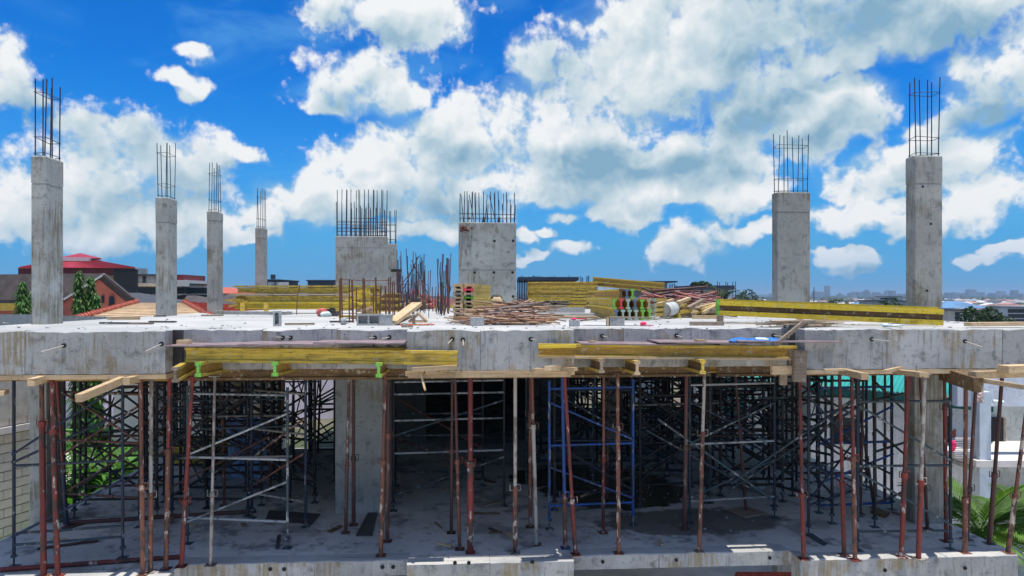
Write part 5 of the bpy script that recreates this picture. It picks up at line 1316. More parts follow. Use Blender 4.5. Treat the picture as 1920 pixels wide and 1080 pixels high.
# left neighbour: block wall with an overhanging upper part
t = thing('block_house', 'beige concrete block house at the left edge', 'building', PZ(-30, 14, -4))
Lb, Rb = PZ(-120, 13.6, 0), PZ(72, 15.6, 0)
dirb = (Rb - Lb).normalized(); nb = Vector((dirb.y, -dirb.x, 0))
q = MB(); wallbox(q, Lb - nb * .3, Rb - nb * .3, -4, 2.4, .3); q.build('wall', M_mortar, t, world=True)
bm_ = MB().box(-.19, .19, -.03, .03, -.09, .09).mesh('block', M_beige)
Lw = (Rb - Lb).length; rzb = math.atan2(dirb.y, dirb.x)
inv = full(t).inverted()
for r_ in range(26):
    z = -2.7 + r_ * .2; fw = 0.10 if z > 1.25 else 0.0
    for c_ in range(int(Lw / .4) + 1):
        x = c_ * .4 + (.2 if r_ % 2 else 0)
        if x > Lw - .1: continue
        p = Lb + dirb * x + nb * (-.13 + (.16 if z > 1.2 else 0)); p.z = z
        o = inst('block', bm_, t, inv @ p, (0, 0, rzb)); 
q = MB(); wallbox(q, Lb - nb * .02, Rb - nb * .02, 1.06, 1.2, .34); q.build('ledge', M_trim, t, world=True)
q = MB(); q.bar(Lb + Vector((0, 0, 1.9)) - nb*.02, Rb + Vector((0, 0, 1.9)) - nb*.02, .27, 1.05)
q.build('upper_wall', M_mortar, t, world=True)
tag(MB().box(-32, 32, -28, 37, -4.05, -3.985).build('yard', plain('pale_bounce_yard_concrete', (0.56, 0.52, 0.46), .9, .3, .4)), 'pale concrete yard around the site, widened to bounce light under the deck', kind='structure')  # yard carried round the front and right to bounce sunlight under the deck
# far pale wall closing the view under the deck at left
t = thing('boundary_wall', 'pinkish white wall beyond the banana plants at left', 'wall', PZ(300, 44, -4))
q = MB(); a, b = PZ(100, 42, 0), PZ(720, 46, 0); wallbox(q, a, b, -4, 0.4); q.build('wall', plain('pinkish_white_paint', (0.80, 0.70, 0.76), .9, .12, .6), t, world=True)
for px in (335, 460, 560, 640): MB().bar(PZ(px, 43.5, -.4), PZ(px + 26, 43.7, -.4), .1, 1.3).build('window', M_glass, t, world=True)
q = MB(); wallbox(q, PZ(120, 41.6, 0), PZ(330, 42.2, 0), 0.05, .2, .5); q.build('ledge', M_trim, t, world=True)
# roof helpers
def hip_roof(q, c, wx, wy, h, rz=0, ridge=0.3, ov=0.4):
    m = Matrix.Rotation(rz, 3, 'Z'); c = Vector(c); X, Y = wx / 2 + ov, wy / 2 + ov; rx = X * ridge
    vs = [(-X, -Y, 0), (X, -Y, 0), (X, Y, 0), (-X, Y, 0), (-rx, 0, h), (rx, 0, h), (-X, -Y, -.12), (X, -Y, -.12), (X, Y, -.12), (-X, Y, -.12)]
    q.add([c + m @ Vector(v) for v in vs], [(0,1,5,4), (1,2,5), (2,3,4,5), (3,0,4), (6,7,1,0), (7,8,2,1), (8,9,3,2), (9,6,0,3), (9,8,7,6)])
# cream tiled hip roof just beyond the deck
t = thing('cream_roofed_house', 'house with a cream tiled hip roof and red ridges behind the left deck edge', 'building', PZ(270, 24, -4))
A_, B_, C_, D_ = P(128, 606, 19.0), P(402, 600, 19.0), P(345, 568.5, 27), P(258, 568.5, 27)
q = MB(); q.add([A_, B_, C_, D_], [(0, 1, 2, 3)]); q.add([B_, B_ + Vector((1.5, 9, 0)), C_], [(0, 1, 2)]); q.add([A_, D_, A_ + Vector((-1, 9, 0))], [(0, 1, 2)])
q.build('roof', M_brownroof, t, world=True)
nrow = 12; nml = (B_ - A_).cross(D_ - A_).normalized()
if nml.z < 0: nml = -nml
for r_ in range(nrow):                                    # tile courses, each overlapping the one below
    f0, f1 = r_ / nrow, (r_ + 1.1) / nrow; f1 = min(f1, 1)
    l0, r0 = A_.lerp(D_, f0), B_.lerp(C_, f0); l1, r1 = A_.lerp(D_, f1), B_.lerp(C_, f1)
    up0, up1 = nml * .05, nml * .012
    q = MB(); q.add([l0 + up0, r0 + up0, r1 + up1, l1 + up1, l0, r0], [(0, 1, 2, 3), (4, 5, 1, 0)]); q.build('tile_course', M_cream, t, world=True)
for a, b, n in ((A_, D_, 26), (B_, C_, 20)):
    for k in range(n):
        p, p2 = a.lerp(b, k / n), a.lerp(b, (k + .9) / n); q = MB().tube(p + nml * .10, p2 + nml * .07, .09, 6); q.build('ridge_tile', M_redtile, t, world=True)
Bx = B_ + Vector((1.5, 9, 0)); n2 = (Bx - B_).cross(C_ - B_).normalized(); n2 = n2 if n2.z > 0 else -n2
for r_ in range(12):
    f0, f1 = r_ / 12, (r_ + 1.1) / 12
    l0, r0, l1, r1 = B_.lerp(C_, f0), Bx.lerp(C_, f0), B_.lerp(C_, min(1, f1)), Bx.lerp(C_, min(1, f1))
    q = MB(); q.add([l0 + n2 * .09, r0 + n2 * .09, r1 + n2 * .02, l1 + n2 * .02, l0, r0], [(0, 1, 2, 3), (4, 5, 1, 0)]); q.build('tile_course', M_redtile, t, world=True)
q = MB(); q.box(min(A_.x, B_.x) + .8, B_.x - .5, A_.y + .8, A_.y + 9, -4, A_.z - .05); q.build('wall', M_beige, t, world=True)
# old parapet beside the left column
q = MB(); q.bar(P(-60, 604, 15.0), P(112, 603, 17.5), .2, .35); q.bar(P(-60, 604, 15.0) - Vector((0, 0, 3.9)), P(112, 603, 17.5) - Vector((0, 0, 3.9)), .18, 7.4)
single('parapet_wall', q, M_old, 'stained grey parapet wall at the left behind the leftmost column', 'wall')
q = MB(); q.bar(P(112, 601, 17.6), P(205, 602, 19.0), .2, .25); single('parapet_wall', q, M_old, 'low grey coping behind the foot of the leftmost column', 'wall')
# salmon gabled house
t = thing('salmon_house', 'salmon gabled house with arched windows and charcoal roof at left', 'building', PZ(150, 46, -4))
dG = 44.0
ap = P(183, 519, dG); le = P(108, 566, dG); re_ = P(236, 563, dG); zb = -9
q = MB(); d_ = Vector((0, .3, 0)); poly = [Vector((le.x, le.y, zb)), Vector((re_.x, re_.y, zb)), re_ - Vector((0, 0, .1)), ap - Vector((0, 0, .1)), le - Vector((0, 0, .1))]
q.add(poly + [p + d_ for p in poly], [(0,1,2,3,4), (9,8,7,6,5), (0,5,6,1), (1,6,7,2), (2,7,8,3), (3,8,9,4), (4,9,5,0)]); q.build('wall', M_salmon, t, world=True)
back = Vector((-26, 9, 0))
q = MB(); f_ = back.normalized() * -.5; th_ = Vector((0, 0, .22))
for e, s in ((le, -1), (re_, 1)):
    e2 = e + (e - ap) * .06
    vs = [ap + f_, e2 + f_, e2 + back, ap + back]; vs = vs + [v + th_ for v in vs]
    q.add(vs, [(0,1,2,3), (7,6,5,4), (0,4,5,1), (1,5,6,2), (2,6,7,3), (3,7,4,0)])
q.build('roof', M_brownroof, t, world=True)
q = MB(); q.bar(ap + f_ * 1.1 + th_ * .7, le + f_ * 1.1 + th_ * .7, .10, .20, (0, 1, 0)); q.build('verge_board', M_trim, t, world=True)
q = MB(); q.bar(ap + f_ * 1.1 + th_ * .5, re_ + f_ * 1.1 + th_ * .5, .14, .34, (0, 1, 0)); q.build('verge_board', M_brownroof, t, world=True)
def arch(px, py0, py1, wpx, m):
    w = wpx / FPX * dG; c = P(px, py1, dG - .05); h = (py1 - py0) / FPX * dG; n = 8
    pts = [(-w/2, 0), (w/2, 0)] + [(w/2 * math.cos(math.pi * i / n), h - w/2 + w/2 * math.sin(math.pi * i / n)) for i in range(n + 1)]
    for (sc, mm, nm, dy) in ((1.28, M_redtile, 'arch_surround', .02), (1.0, m, 'window', -.06)):
        q = MB(); vs = [Vector((c.x + x * sc, c.y + dy, c.z + z * (sc if z else 1))) for x, z in pts]; q.add(vs + [v + Vector((0, .05, 0)) for v in vs], [tuple(range(len(vs))), tuple(range(len(vs), 2*len(vs)))[::-1]] + [(i, len(vs)+i, len(vs)+(i+1) % len(vs), (i+1) % len(vs)) for i in range(len(vs))]); q.build(nm, mm, t, world=True)
arch(209.5, 555, 575, 9, M_glass); arch(193, 554, 568, 4, M_glass)
q = MB(); a, b = P(-150, 597, 40), P(118, 597, 43); wallbox(q, a, b, -9, zat(583, 41), .3); q.build('wall', plain('brick_red_render', (0.24, 0.06, 0.04), .9, .2, 2), t, world=True)
# red roofed hall
t = thing('red_roofed_hall', 'big hall with a tiered red metal roof and mustard walls at left', 'building', PZ(150, 90, -5))
dH = 90.0
def ringpoly(pl, pr, py, depth0, depth1): return [P(pl, py, depth0), P(pr, py, depth0), PZ(pr - 6, depth1, zat(py, depth0)), PZ(pl + 6, depth1, zat(py, depth0))]
q = MB(); e = ringpoly(33, 255, 502, dH, dH + 22); tp = [P(112, 487, dH + 7), P(158, 485, dH + 7), P(158, 487, dH + 14), P(112, 487, dH + 14)]
q.add(e + tp, [(0,1,5,4), (1,2,6,5), (2,3,7,6), (3,0,4,7), (4,5,6,7), (3,2,1,0)]); q.build('roof', M_redroof, t, world=True)
nr = 34
for k in range(nr):                                       # standing seams of the metal roof
    f = (k + .5) / nr; a = e[0].lerp(e[1], f); b = tp[0].lerp(tp[1], f); q = MB(); q.bar(a + Vector((0, 0, .06)), b + Vector((0, 0, .06)), .07, .10); q.build('roof_seam', M_redroof, t, world=True)
q = MB(); e2 = ringpoly(106, 190, 484, dH + 5, dH + 17); ap2 = P(150, 474.5, dH + 10); q.add(e2 + [ap2], [(0,1,4), (1,2,4), (2,3,4), (3,0,4), (3,2,1,0)]); q.build('roof', M_redroof, t, world=True)
q = MB(); a, b = P(118, 487, dH + 6), P(178, 487, dH + 6); q.bar(a, b, 3.0, .5); q.build('vent_band', M_trim, t, world=True)
for (pa, pb, y0, y1, m, nm, off) in ((36, 252, 504, 517, M_maroon, 'fascia_band', .6), (38, 216, 517, 560, M_yellow, 'wall', 1.0), (34, 48, 517, 560, M_yellow, 'wall', .9)):
    a, b = P(pa, (y0 + y1) / 2, dH + off), P(pb, (y0 + y1) / 2, dH + off); MB().bar(a, b, .4, (y1 - y0) / FPX * dH).build(nm, m, t, world=True)
a, b = PZ(36, dH + 10, 0), PZ(252, dH + 10, 0); MB().bar(Vector((a.x, a.y, (3.7 - 13) / 2)), Vector((b.x, b.y, (3.7 - 13) / 2)), 17, 16.7).build('base_wall', M_yellow, t, world=True)
a, b = P(215, 530, dH + .3), P(257, 530, dH + .3); MB().bar(a, b, .5, 50 / FPX * dH).build('dark_screen', M_dark, t, world=True)
MB().bar(P(155, 521, dH + .4), P(178, 521, dH + .4), .3, .45).build('window', M_dark, t, world=True)
# weathered apartment block
def windows(t, px0, px1, py0, py1, nx, ny, d, wx, wy, m=None):
    me = MB().box(-wx/2, wx/2, -.06, .06, -wy/2, wy/2).mesh('window', m or M_glass); inv_ = full(t).inverted()
    fr = MB().box(-wx/2 - .08, wx/2 + .08, -.03, .09, -wy/2 - .14, -wy/2 - .02).mesh('sill', M_trim)
    for i in range(nx):
        for j in range(ny):
            p = P(px0 + (px1 - px0) * (i / (nx - 1) if nx > 1 else .5), py0 + (py1 - py0) * (j / (ny - 1) if ny > 1 else .5), d)
            w_ = inst('window', me, t, inv_ @ p, (0, 0, -YAW)); inst('sill', fr, w_)
def block(name, lab, px0, px1, pyt, d, depth, m, cap=None, zb=None, cat='building', group=None):
    zb = far_z(d) if zb is None else zb
    t = thing(name, lab, cat, PZ((px0 + px1) / 2, d, zb), 0, group)
    a, b = PZ(px0, d + depth / 2, 0), PZ(px1, d + depth / 2, 0); zt = zat(pyt, d)
    q = MB(); q.bar(Vector((a.x, a.y, (zb + zt) / 2)), Vector((b.x, b.y, (zb + zt) / 2)), depth, zt - zb); q.build('wall', m, t, world=True)
    if cap: q = MB(); q.bar(Vector((a.x - .3, a.y, zt + .12)), Vector((b.x + .3, b.y, zt + .12)), depth + .6, .26); q.build('roof', cap, t, world=True)
    return t
dA = 110
t = block('old_apartment_block', 'weathered grey apartment block between the left columns', 257, 350, 517, dA, 12, M_old, M_darkroof)
windows(t, 265, 340, 545, 560, 7, 2, dA - .05, 1.2, 1.0)
a, b = P(255, 534, dA - .6), P(352, 534, dA - .6); MB().bar(a, b, 1.2, .5).build('balcony_slab', M_trim, t, world=True)
MB().bar(P(268, 524, dA - .1), P(273, 524, dA - .1), .3, 1.2).build('door', M_dark, t, world=True)
MB().bar(P(257, 510, dA + 4), P(268, 510, dA + 4), 3, 1.2).build('stair_tower', M_old, t, world=True)
MB().bar(P(292, 520, dA - .2), P(300, 520, dA - .2), .3, .6).build('opening', M_dark, t, world=True)
t = block('old_apartment_block', 'mould streaked apartment block with a rusty upper storey at left', 345, 386, 534, dA + 4, 12, M_old, M_darkroof)
MB().bar(P(330, 523, dA + 6), P(365, 523, dA + 6), 8, 1.2).build('rusty_storey', M_maroon, t, world=True)
MB().bar(P(330, 529, dA + 5), P(372, 529, dA + 5), 8, .5).build('parapet', M_trim, t, world=True)
windows(t, 348, 382, 545, 558, 5, 2, dA + 3.9, 1.0, 1.0)
for k, (p0, p1, p2, py, pyb, d, m, lab) in enumerate([(228, 256, 296, 549, 572, 60, M_darkroof, 'dark streaked metal roof between the salmon house and the second column'), (335, 364, 410, 554, 580, 55, M_brownroof, 'dark brown roof between the second and third columns'), (400, 440, 470, 552, 580, 58, M_brownroof, 'dark roof with a pale vent left of the long stack')]):
    t = thing('roofed_house', lab, 'building', PZ(p1, d, -4)); a, b = P(p0, pyb, d), P(p2, pyb, d); r1, r2 = P(p1 - 14, py, d + 5), P(p1 + 5, py, d + 5)
    q = MB(); q.add([a, b, r2, r1, b + Vector((.5, 10, 0)), a + Vector((0, 10, 0))], [(0,1,2,3), (1,4,2), (0,3,5), (3,2,4,5)]); q.build('roof', m, t, world=True)
    q = MB(); q.box(a.x + .4, b.x - .4, a.y + .4, a.y + 9, -8, a.z - .05); q.build('wall', M_old, t, world=True)
t = thing('orange_roofed_house', 'low house with an orange tiled roof behind the third column', 'building', PZ(420, 120, -13)); q = MB(); hip_roof(q, PZ(412, 125, zat(550, 120)), 12, 9, 1.1); q.build('roof', M_redtile, t, world=True); q = MB(); c = PZ(412, 125, 0); q.box(c.x - 6, c.x + 6, c.y - 4.5, c.y + 4.5, -13, zat(550, 120) - .1); q.build('wall', M_trim, t, world=True)
M_slate = plain('dark_slate_cladding', (0.03, 0.05, 0.08), .7, .3, 1)
t = block('dark_block', 'dark flat roofed block with a rooftop tank right of the fourth column', 503, 541, 526, 150, 14, M_slate, M_dark); MB().bar(P(509, 519, 152), P(515, 519, 152), 1.2, 1.0).build('tank', M_slate, t, world=True); windows(t, 508, 536, 532, 539, 6, 2, 149.9, 1.2, .7, M_trim)
t = block('dark_block', 'plain dark blue block left of the comb wall', 594, 640, 527, 150, 14, M_slate, M_slate)
for (px, h, lab) in ((545, 531, 'slim dark mast right of the rooftop tank block'), (548, 533, 'tiny dark mast beside the slim one')):
    single('mast', MB().tube(PZ(px, 160, -13), PZ(px, 160, zat(h, 160)), .12, 5).tube(PZ(px - 1, 160, zat(h + 3, 160)), PZ(px + 1, 160, zat(h + 3, 160)), .06, 4), M_slate, lab, 'mast')
# unfinished neighbour behind, with rebar standing on its roof
t = thing('unfinished_block', 'distant unfinished frame with rebar bristling on its roof right of the stained wall', 'building', PZ(1040, 60, -5))
dU = 60
MB().bar(P(970, 525, dU), P(1076, 525, dU), 9, .28).build('roof_slab', M_slate, t, world=True); MB().bar(P(968, 572, dU), P(1100, 572, dU), 9, .28).build('floor_slab', M_slate, t, world=True)
for k in range(9):
    px = 971 + k * 3.1 + (12 if k > 6 else 0); MB().bar(P(px, 526, dU - 4), P(px, 571, dU - 4), .09 if k < 7 else .4, .09, (0,1,0)).build('pole', M_slate, t, world=True)
for px in (994, 1075): MB().bar(P(px, 526, dU), P(px, 571, dU), .45, .45, (0,1,0)).build('column', M_slate, t, world=True)
for px in (972, 994, 1040, 1075, 1098): MB().bar(PZ(px, dU, 3.1), PZ(px, dU, -9), .4, .4, (0,1,0)).build('column', M_slate, t, world=True)
rr = random.Random(91)
for k in range(40):
    px = rr.choice([rr.uniform(970, 1050), rr.uniform(1050, 1110), rr.uniform(985, 1012)]); MB().tube(P(px, 523.5 if px < 1078 else 545, dU - 3), P(px + rr.uniform(-.3, .3), rr.uniform(516, 521), dU - 3), .03, 5).build('rebar', M_rebar, t, world=True)
for k in range(4): MB().tube(P(1118 + k * 5, 533, 55), P(1118 + k * 5, 526, 55), .05, 5).build('rebar', M_rebar, t, world=True)
# white box with small finials, flat canopy shed, grey shed, dark bushy tree, rebar cages
t = block('white_roof_box', 'small white roof box with four dark finials behind the far stack', 1120, 1142, 529, 45, 1, M_white, None, 2.0)
for k in range(4): MB().blob(P(1126 + k * 4.2, 525.5, 45), .06, .06, .05, 7, 5).tube(P(1126 + k * 4.2, 529, 45), P(1126 + k * 4.2, 526, 45), .015, 5).build('finial', M_dark, t, world=True)
t = thing('flat_canopy_shed', 'grey shed with a thin overhanging flat roof behind the painted end stack', 'building', PZ(1210, 50, -5))
MB().bar(P(1168, 529.5, 50), P(1255, 529.5, 50), 5, .10).build('roof', M_slate, t, world=True); MB().bar(P(1185, 544, 52), P(1243, 544, 52), 3, 1.1).build('wall', M_old, t, world=True); MB().bar(P(1185, 700, 52.1), P(1243, 700, 52.1), 2.8, 11).build('base_wall', M_old, t, world=True)
t = block('grey_shed', 'low grey building behind the prop heap', 1290, 1346, 543, 42, 4, M_old, M_slate, -4.0)
for k in range(5): MB().tube(P(1255 + k * 3.2, 545, 48), P(1255 + k * 3.2, rr.uniform(531, 535), 48), .03, 5).build('rebar', M_rebar, t, world=True)
rr = random.Random(93)
t = thing('round_bush', 'dark bushy treetop above the grey building behind the prop heap', 'tree', PZ(1317, 70, far_z(70)))
q = MB(); crown_leaves(q, (0,0,0), 1, 1, 1, 1100, .16, rr, [(P(1305, 533, 70), .55, .5, .22), (P(1318, 532, 70), .6, .5, .22), (P(1326, 536, 70), .45, .4, .25)], .4); q.build('crown', M_leafd, t, world=True)
MB().tube(PZ(1322, 70, far_z(70)), P(1322, 535, 70), .12, 6).build('trunk', M_bark, t, world=True)
t = thing('rebar_cage', 'tall thin rebar cage standing beyond the grey building', 'rebar', PZ(1365, 36, 3.5 - 1))
for px in (1345, 1349, 1361, 1364, 1374, 1379): MB().tube(P(px, 575, 36), P(px, rr.uniform(527, 531), 36), .018, 5).build('rebar', M_rebar, t, world=True)
MB().path([P(1344, 541, 36), P(1380, 541, 36)], .012, 5).build('stirrup', M_rebar, t, world=True)
frond_plant(P(1356, 566, 40), 12, 1.6, 'small dark palm beside the tall rebar cage', 94, m=M_leafd, leaflets=14, lw=.08)
# right-hand neighbour with the teal roof
t = thing('teal_roofed_house', 'white house with a teal corrugated roof seen through the right scaffold', 'building', PZ(1580, 24, -4))
wa, wb = PZ(1340, 27.0, 0), PZ(1835, 21.0, 0)
q = MB(); wallbox(q, wa, wb, -4, 0.72, .3); q.build('wall', M_whitewall, t, world=True)
wd = (wb - wa).normalized(); wn = Vector((wd.y, -wd.x, 0)); rzw = math.atan2(wd.y, wd.x)
ea, eb = wa - wd * 1.0 + wn * .8, wb + wd * .5 + wn * .8; ea.z = eb.z = .95
ra_, rb_ = ea - wn * 4.2, eb - wn * 4.2; ra_.z = rb_.z = 3.0
q = MB(); N_ = 150; vs = []
for i in range(N_ + 1):
    f = i / N_; o = Vector((0, 0, .05 if i % 2 else 0)); vs += [ea.lerp(eb, f) + o, ra_.lerp(rb_, f) + o]
q.add(vs, [(2*i, 2*i+2, 2*i+3, 2*i+1) for i in range(N_)]); q.build('roof', M_tealroof, t, world=True)
q = MB(); q.bar(ea - Vector((0, 0, .16)), eb - Vector((0, 0, .16)), .06, .30); q.build('fascia_board', plain('dark_teal_board', (0.01, .10, .09), .6, .2), t, world=True)
# slatted louvre screen under the roof end, teal slats against white
for i in range(24):
    z = .2 + i * .1; a, b = PZ(1352, 22.5, z), PZ(1418, 21.8, z); MB().bar(a, b, .02, .045).build('louvre_slat', M_tealroof, t, world=True)
invt = full(t).inverted()
for (f, z, w, h) in [(.30, -.6, .9, .8), (.56, -.55, .9, .9), (.62, -2.9, .9, 1.0), (.87, -.2, .9, 1.0), (.10, -.5, .8, .9)]:
    p = wa.lerp(wb, f) + wn * .17; p.z = z
    me = MB().box(-w/2, w/2, -.03, .03, -h/2, h/2).mesh('window', M_glass); w_ = inst('window', me, t, invt @ p, (0, 0, rzw))
    inst('frame', MB().box(-w/2 - .06, w/2 + .06, -.045, .0, -h/2 - .08, -h/2).box(-w/2 - .06, w/2 + .06, -.045, 0, h/2, h/2 + .06).mesh('frame', M_trim), w_)
# right-hand two storey house with balcony
t = thing('balcony_house', 'grey two storey house with a balcony slab and white pillar at the right edge', 'building', PZ(1880, 20, -4))
dB = 19.0
ww = lambda pa, pb, y0, y1, dd, th, nm, m: MB().bar(PZ(pa, dd + th / 2, zat((y0 + y1) / 2, dd)), PZ(pb, dd + th / 2, zat((y0 + y1) / 2, dd)), th, (y1 - y0) / FPX * dd).build(nm, m, t, world=True)
ww(1800, 1990, 690, 1100, dB + 2.6, .3, 'wall', M_old); ww(1790, 1990, 680, 762, dB + .6, .25, 'roof_beam', M_whitewall)
ww(1775, 1990, 864, 876, dB, 2.6, 'balcony_slab', M_trim); ww(1775, 1990, 876, 884, dB + .15, 2.4, 'balcony_beam', M_old)
ww(1829, 1850, 735, 1090, dB + .1, .35, 'pillar', plain('pale_blue_pillar', (.55, .62, .68), .8, .1))
for (pa, pb, y0, y1) in [(1856, 1880, 783, 862), (1782, 1806, 783, 815), (1858, 1882, 915, 980), (1787, 1828, 905, 970), (1911, 1945, 915, 990), (1925, 1960, 790, 860)]:
    ww(pa, pb, y0, y1, dB + 2.52, .09, 'door' if y1 - y0 > 60 else 'window', M_dark)
ww(1880, 1884, 783, 862, dB + 2.5, .09, 'door_frame', M_greywood)
q = MB(); 
for k in range(10): MB().bar(PZ(1790, dB + .3, zat(826 + k * 4, dB)), PZ(1832, dB + .3, zat(826 + k * 4, dB)), .04, .022).build('railing_bar', M_trim, t, world=True)
ww(1791, 1831, 824, 826, dB + .28, .06, 'handrail', M_trim)
rr = random.Random(95)
for (px, py, s, m, lab) in [(1787, 832, .12, M_magenta, 'magenta cloth hanging on the balcony rail at right'), (1790, 808, .09, M_redtile, 'small orange pot in the balcony window at right')]:
    q = MB()
    for k in range(4): q.blob(P(px + rr.uniform(-2, 2), py + k * 3, dB - .02 if m is M_magenta else dB + 2.3), s * .6, .03, s * .8, 8, 6, .3, rr)
    single('cloth' if m is M_magenta else 'flower_pot', q, m, lab, 'cloth' if m is M_magenta else 'pot')
single('wall_pipe', MB().tube(P(1862, 753, dB), P(1882, 755, dB - .1), .06, 10), M_white, 'short white pipe sticking out of the balcony house wall', 'pipe')
t = thing('torn_cloth', 'torn pinkish cloth caught under the eave of the teal roof', 'cloth', P(1838, 750, 18)); q = MB()
for k in range(7): q.blob(P(1836 + rr.uniform(-5, 6), 738 + k * 2.5, 18), .06, .03, .05, 7, 5, .4, rr)
q.build('rag', plain('dirty_pink_cloth', (.6, .45, .42), .9, .3, 20), t, world=True)
# red netting and a post below the lower floor
q = MB(); a, b, c_, d_ = P(1380, 1074, 15), P(1500, 1074, 15), P(1500, 1120, 13), P(1370, 1120, 13)
for k in range(24):
    f = k / 23; q.tube(a.lerp(b, f), d_.lerp(c_, f), .02, 4); q.tube(a.lerp(d_, f), b.lerp(c_, f), .02, 4)
single('safety_net', q, M_redwhite, 'red safety netting below the lower deck edge at centre right', 'net')

# ------------------------------------------------------------------ the city out to the horizon
rr = random.Random(101)
roofm = [plain('roof_rust', (0.24, 0.12, 0.10), .8, .2, .3), plain('roof_pink', (0.44, 0.27, 0.23), .8, .2, .3), plain('roof_grey', (0.30, 0.31, 0.33), .7, .2, .3), plain('roof_pale', (0.62, 0.60, 0.58), .7, .15, .3), plain('roof_blue', (0.10, 0.22, 0.38), .7, .2, .3), plain('roof_dark', (0.09, 0.08, 0.09), .8, .2, .3)]
rname = ['rust', 'pinkish', 'grey', 'pale', 'blue', 'dark']
wallm = [plain('wall_cream', (0.60, 0.54, 0.44), .9, .15, .3), plain('wall_white', (0.66, 0.66, 0.64), .9, .12, .3), plain('wall_grey', (0.40, 0.40, 0.40), .9, .15, .3), plain('wall_tan', (0.46, 0.36, 0.27), .9, .15, .3)]
def place_house(q, qw, c, w, dp, h, rz, roof='hip'):
    m = Matrix.Rotation(rz, 3, 'Z'); c = Vector(c)
    qw.obox(c + Vector((0, 0, h / 2)), w / 2, dp / 2, h / 2, m); hip_roof(q, c + Vector((0, 0, h)), w, dp, min(w, dp) * .22, rz, .35, .5)
protosh = []
for k in range(10):
    w, dp, h = rr.uniform(9, 17), rr.uniform(8, 13), rr.choice([3.2, 3.6, 6.2, 6.6])
    a = MB(); b = MB(); place_house(a, b, (0, 0, 0), w, dp, h, 0)
    win = MB()
    for s in range(int(w / 2.6)):
        for fl in range(1 if h < 4 else 2): win.box(-w/2 + 1 + s * 2.5, -w/2 + 2.1 + s * 2.5, -dp/2 - .05, -dp/2 + .02, 1.0 + fl * 3, 2.2 + fl * 3)
    protosh.append((a, b, win))
hm = [(rm, wm, [(p[0].mesh('roof', roofm[rm]), p[1].mesh('wall', wallm[wm]), p[2].mesh('window', M_glass)) for p in protosh]) for rm, wm in [(0, 0), (1, 0), (1, 1), (2, 1), (3, 2), (0, 3), (4, 1), (5, 2), (0, 1), (2, 3)]]
cnt = 0
HOUSES = []
for i in range(1500):
    px = rr.choice([rr.uniform(1520, 2060), rr.uniform(1520, 2060), rr.uniform(1520, 2060), rr.uniform(-140, 1520)]); d = rr.uniform(170, 560) if px > 1500 else rr.uniform(200, 560)
    p = PZ(px, d, 0)
    if any((p.x - h[0]) ** 2 + (p.y - h[1]) ** 2 < 17 ** 2 for h in HOUSES): continue
    HOUSES.append((p.x, p.y))
    if len(HOUSES) >= 290: break
for (x, y) in HOUSES:
    r_ = math.hypot(x, y); z = far_z(r_); rm, wm, ms = rr.choice(hm); me = rr.choice(ms); rz = rr.uniform(-.6, .6)
    t = thing('distant_house', '%s roofed house among the distant houses of the city' % rname[rm], 'house', (x, y, z), rz, '%s roofed houses of the city' % rname[rm])
    inst('wall', me[1], t); inst('roof', me[0], t)
    if r_ < 330: inst('window', me[2], t)
# beyond, thousands that nobody could count
for k in range(6):
    q = MB(); qw = MB()
    for i in range(620):
        px = rr.uniform(-300, 2200); d = 540 * (1 + 5.5 * rr.random() ** 1.6)
        if px < 1480 and rr.random() < .5: continue
        p = PZ(px, d, far_z(d) - .5); place_house(q, qw, p, rr.uniform(12, 26), rr.uniform(9, 15), rr.choice([4, 6, 7, 9]), rr.uniform(-.5, .5))
    tag(q.build('city_roofs', roofm[k]), '%s roofs of the far city' % rname[k], 'roofs', kind='stuff'); tag(qw.build('city_walls', wallm[k % 4]), '%s walls of the far city' % ['cream', 'white', 'grey', 'tan', 'cream', 'white'][k], 'walls', kind='stuff')
q = MB()
for i in range(1300):
    px = rr.uniform(-300, 2200); d = 190 + 2600 * rr.random() ** 1.5; p = PZ(px, d, far_z(d)); s = rr.uniform(3, 7) * (1 + d / 2500)
    for j in range(3 if d < 900 else 2): q.blob((p.x + rr.uniform(-s, s), p.y + rr.uniform(-s, s), p.z + s * .7 + rr.uniform(-1, 1)), s * rr.uniform(.7, 1.2), s, s * .6, 8, 5, .35, rr)
tag(q.build('city_trees', leafy('far_trees', (0.035, 0.06, 0.02))), 'dark green trees between the roofs of the far city', 'trees', kind='stuff')
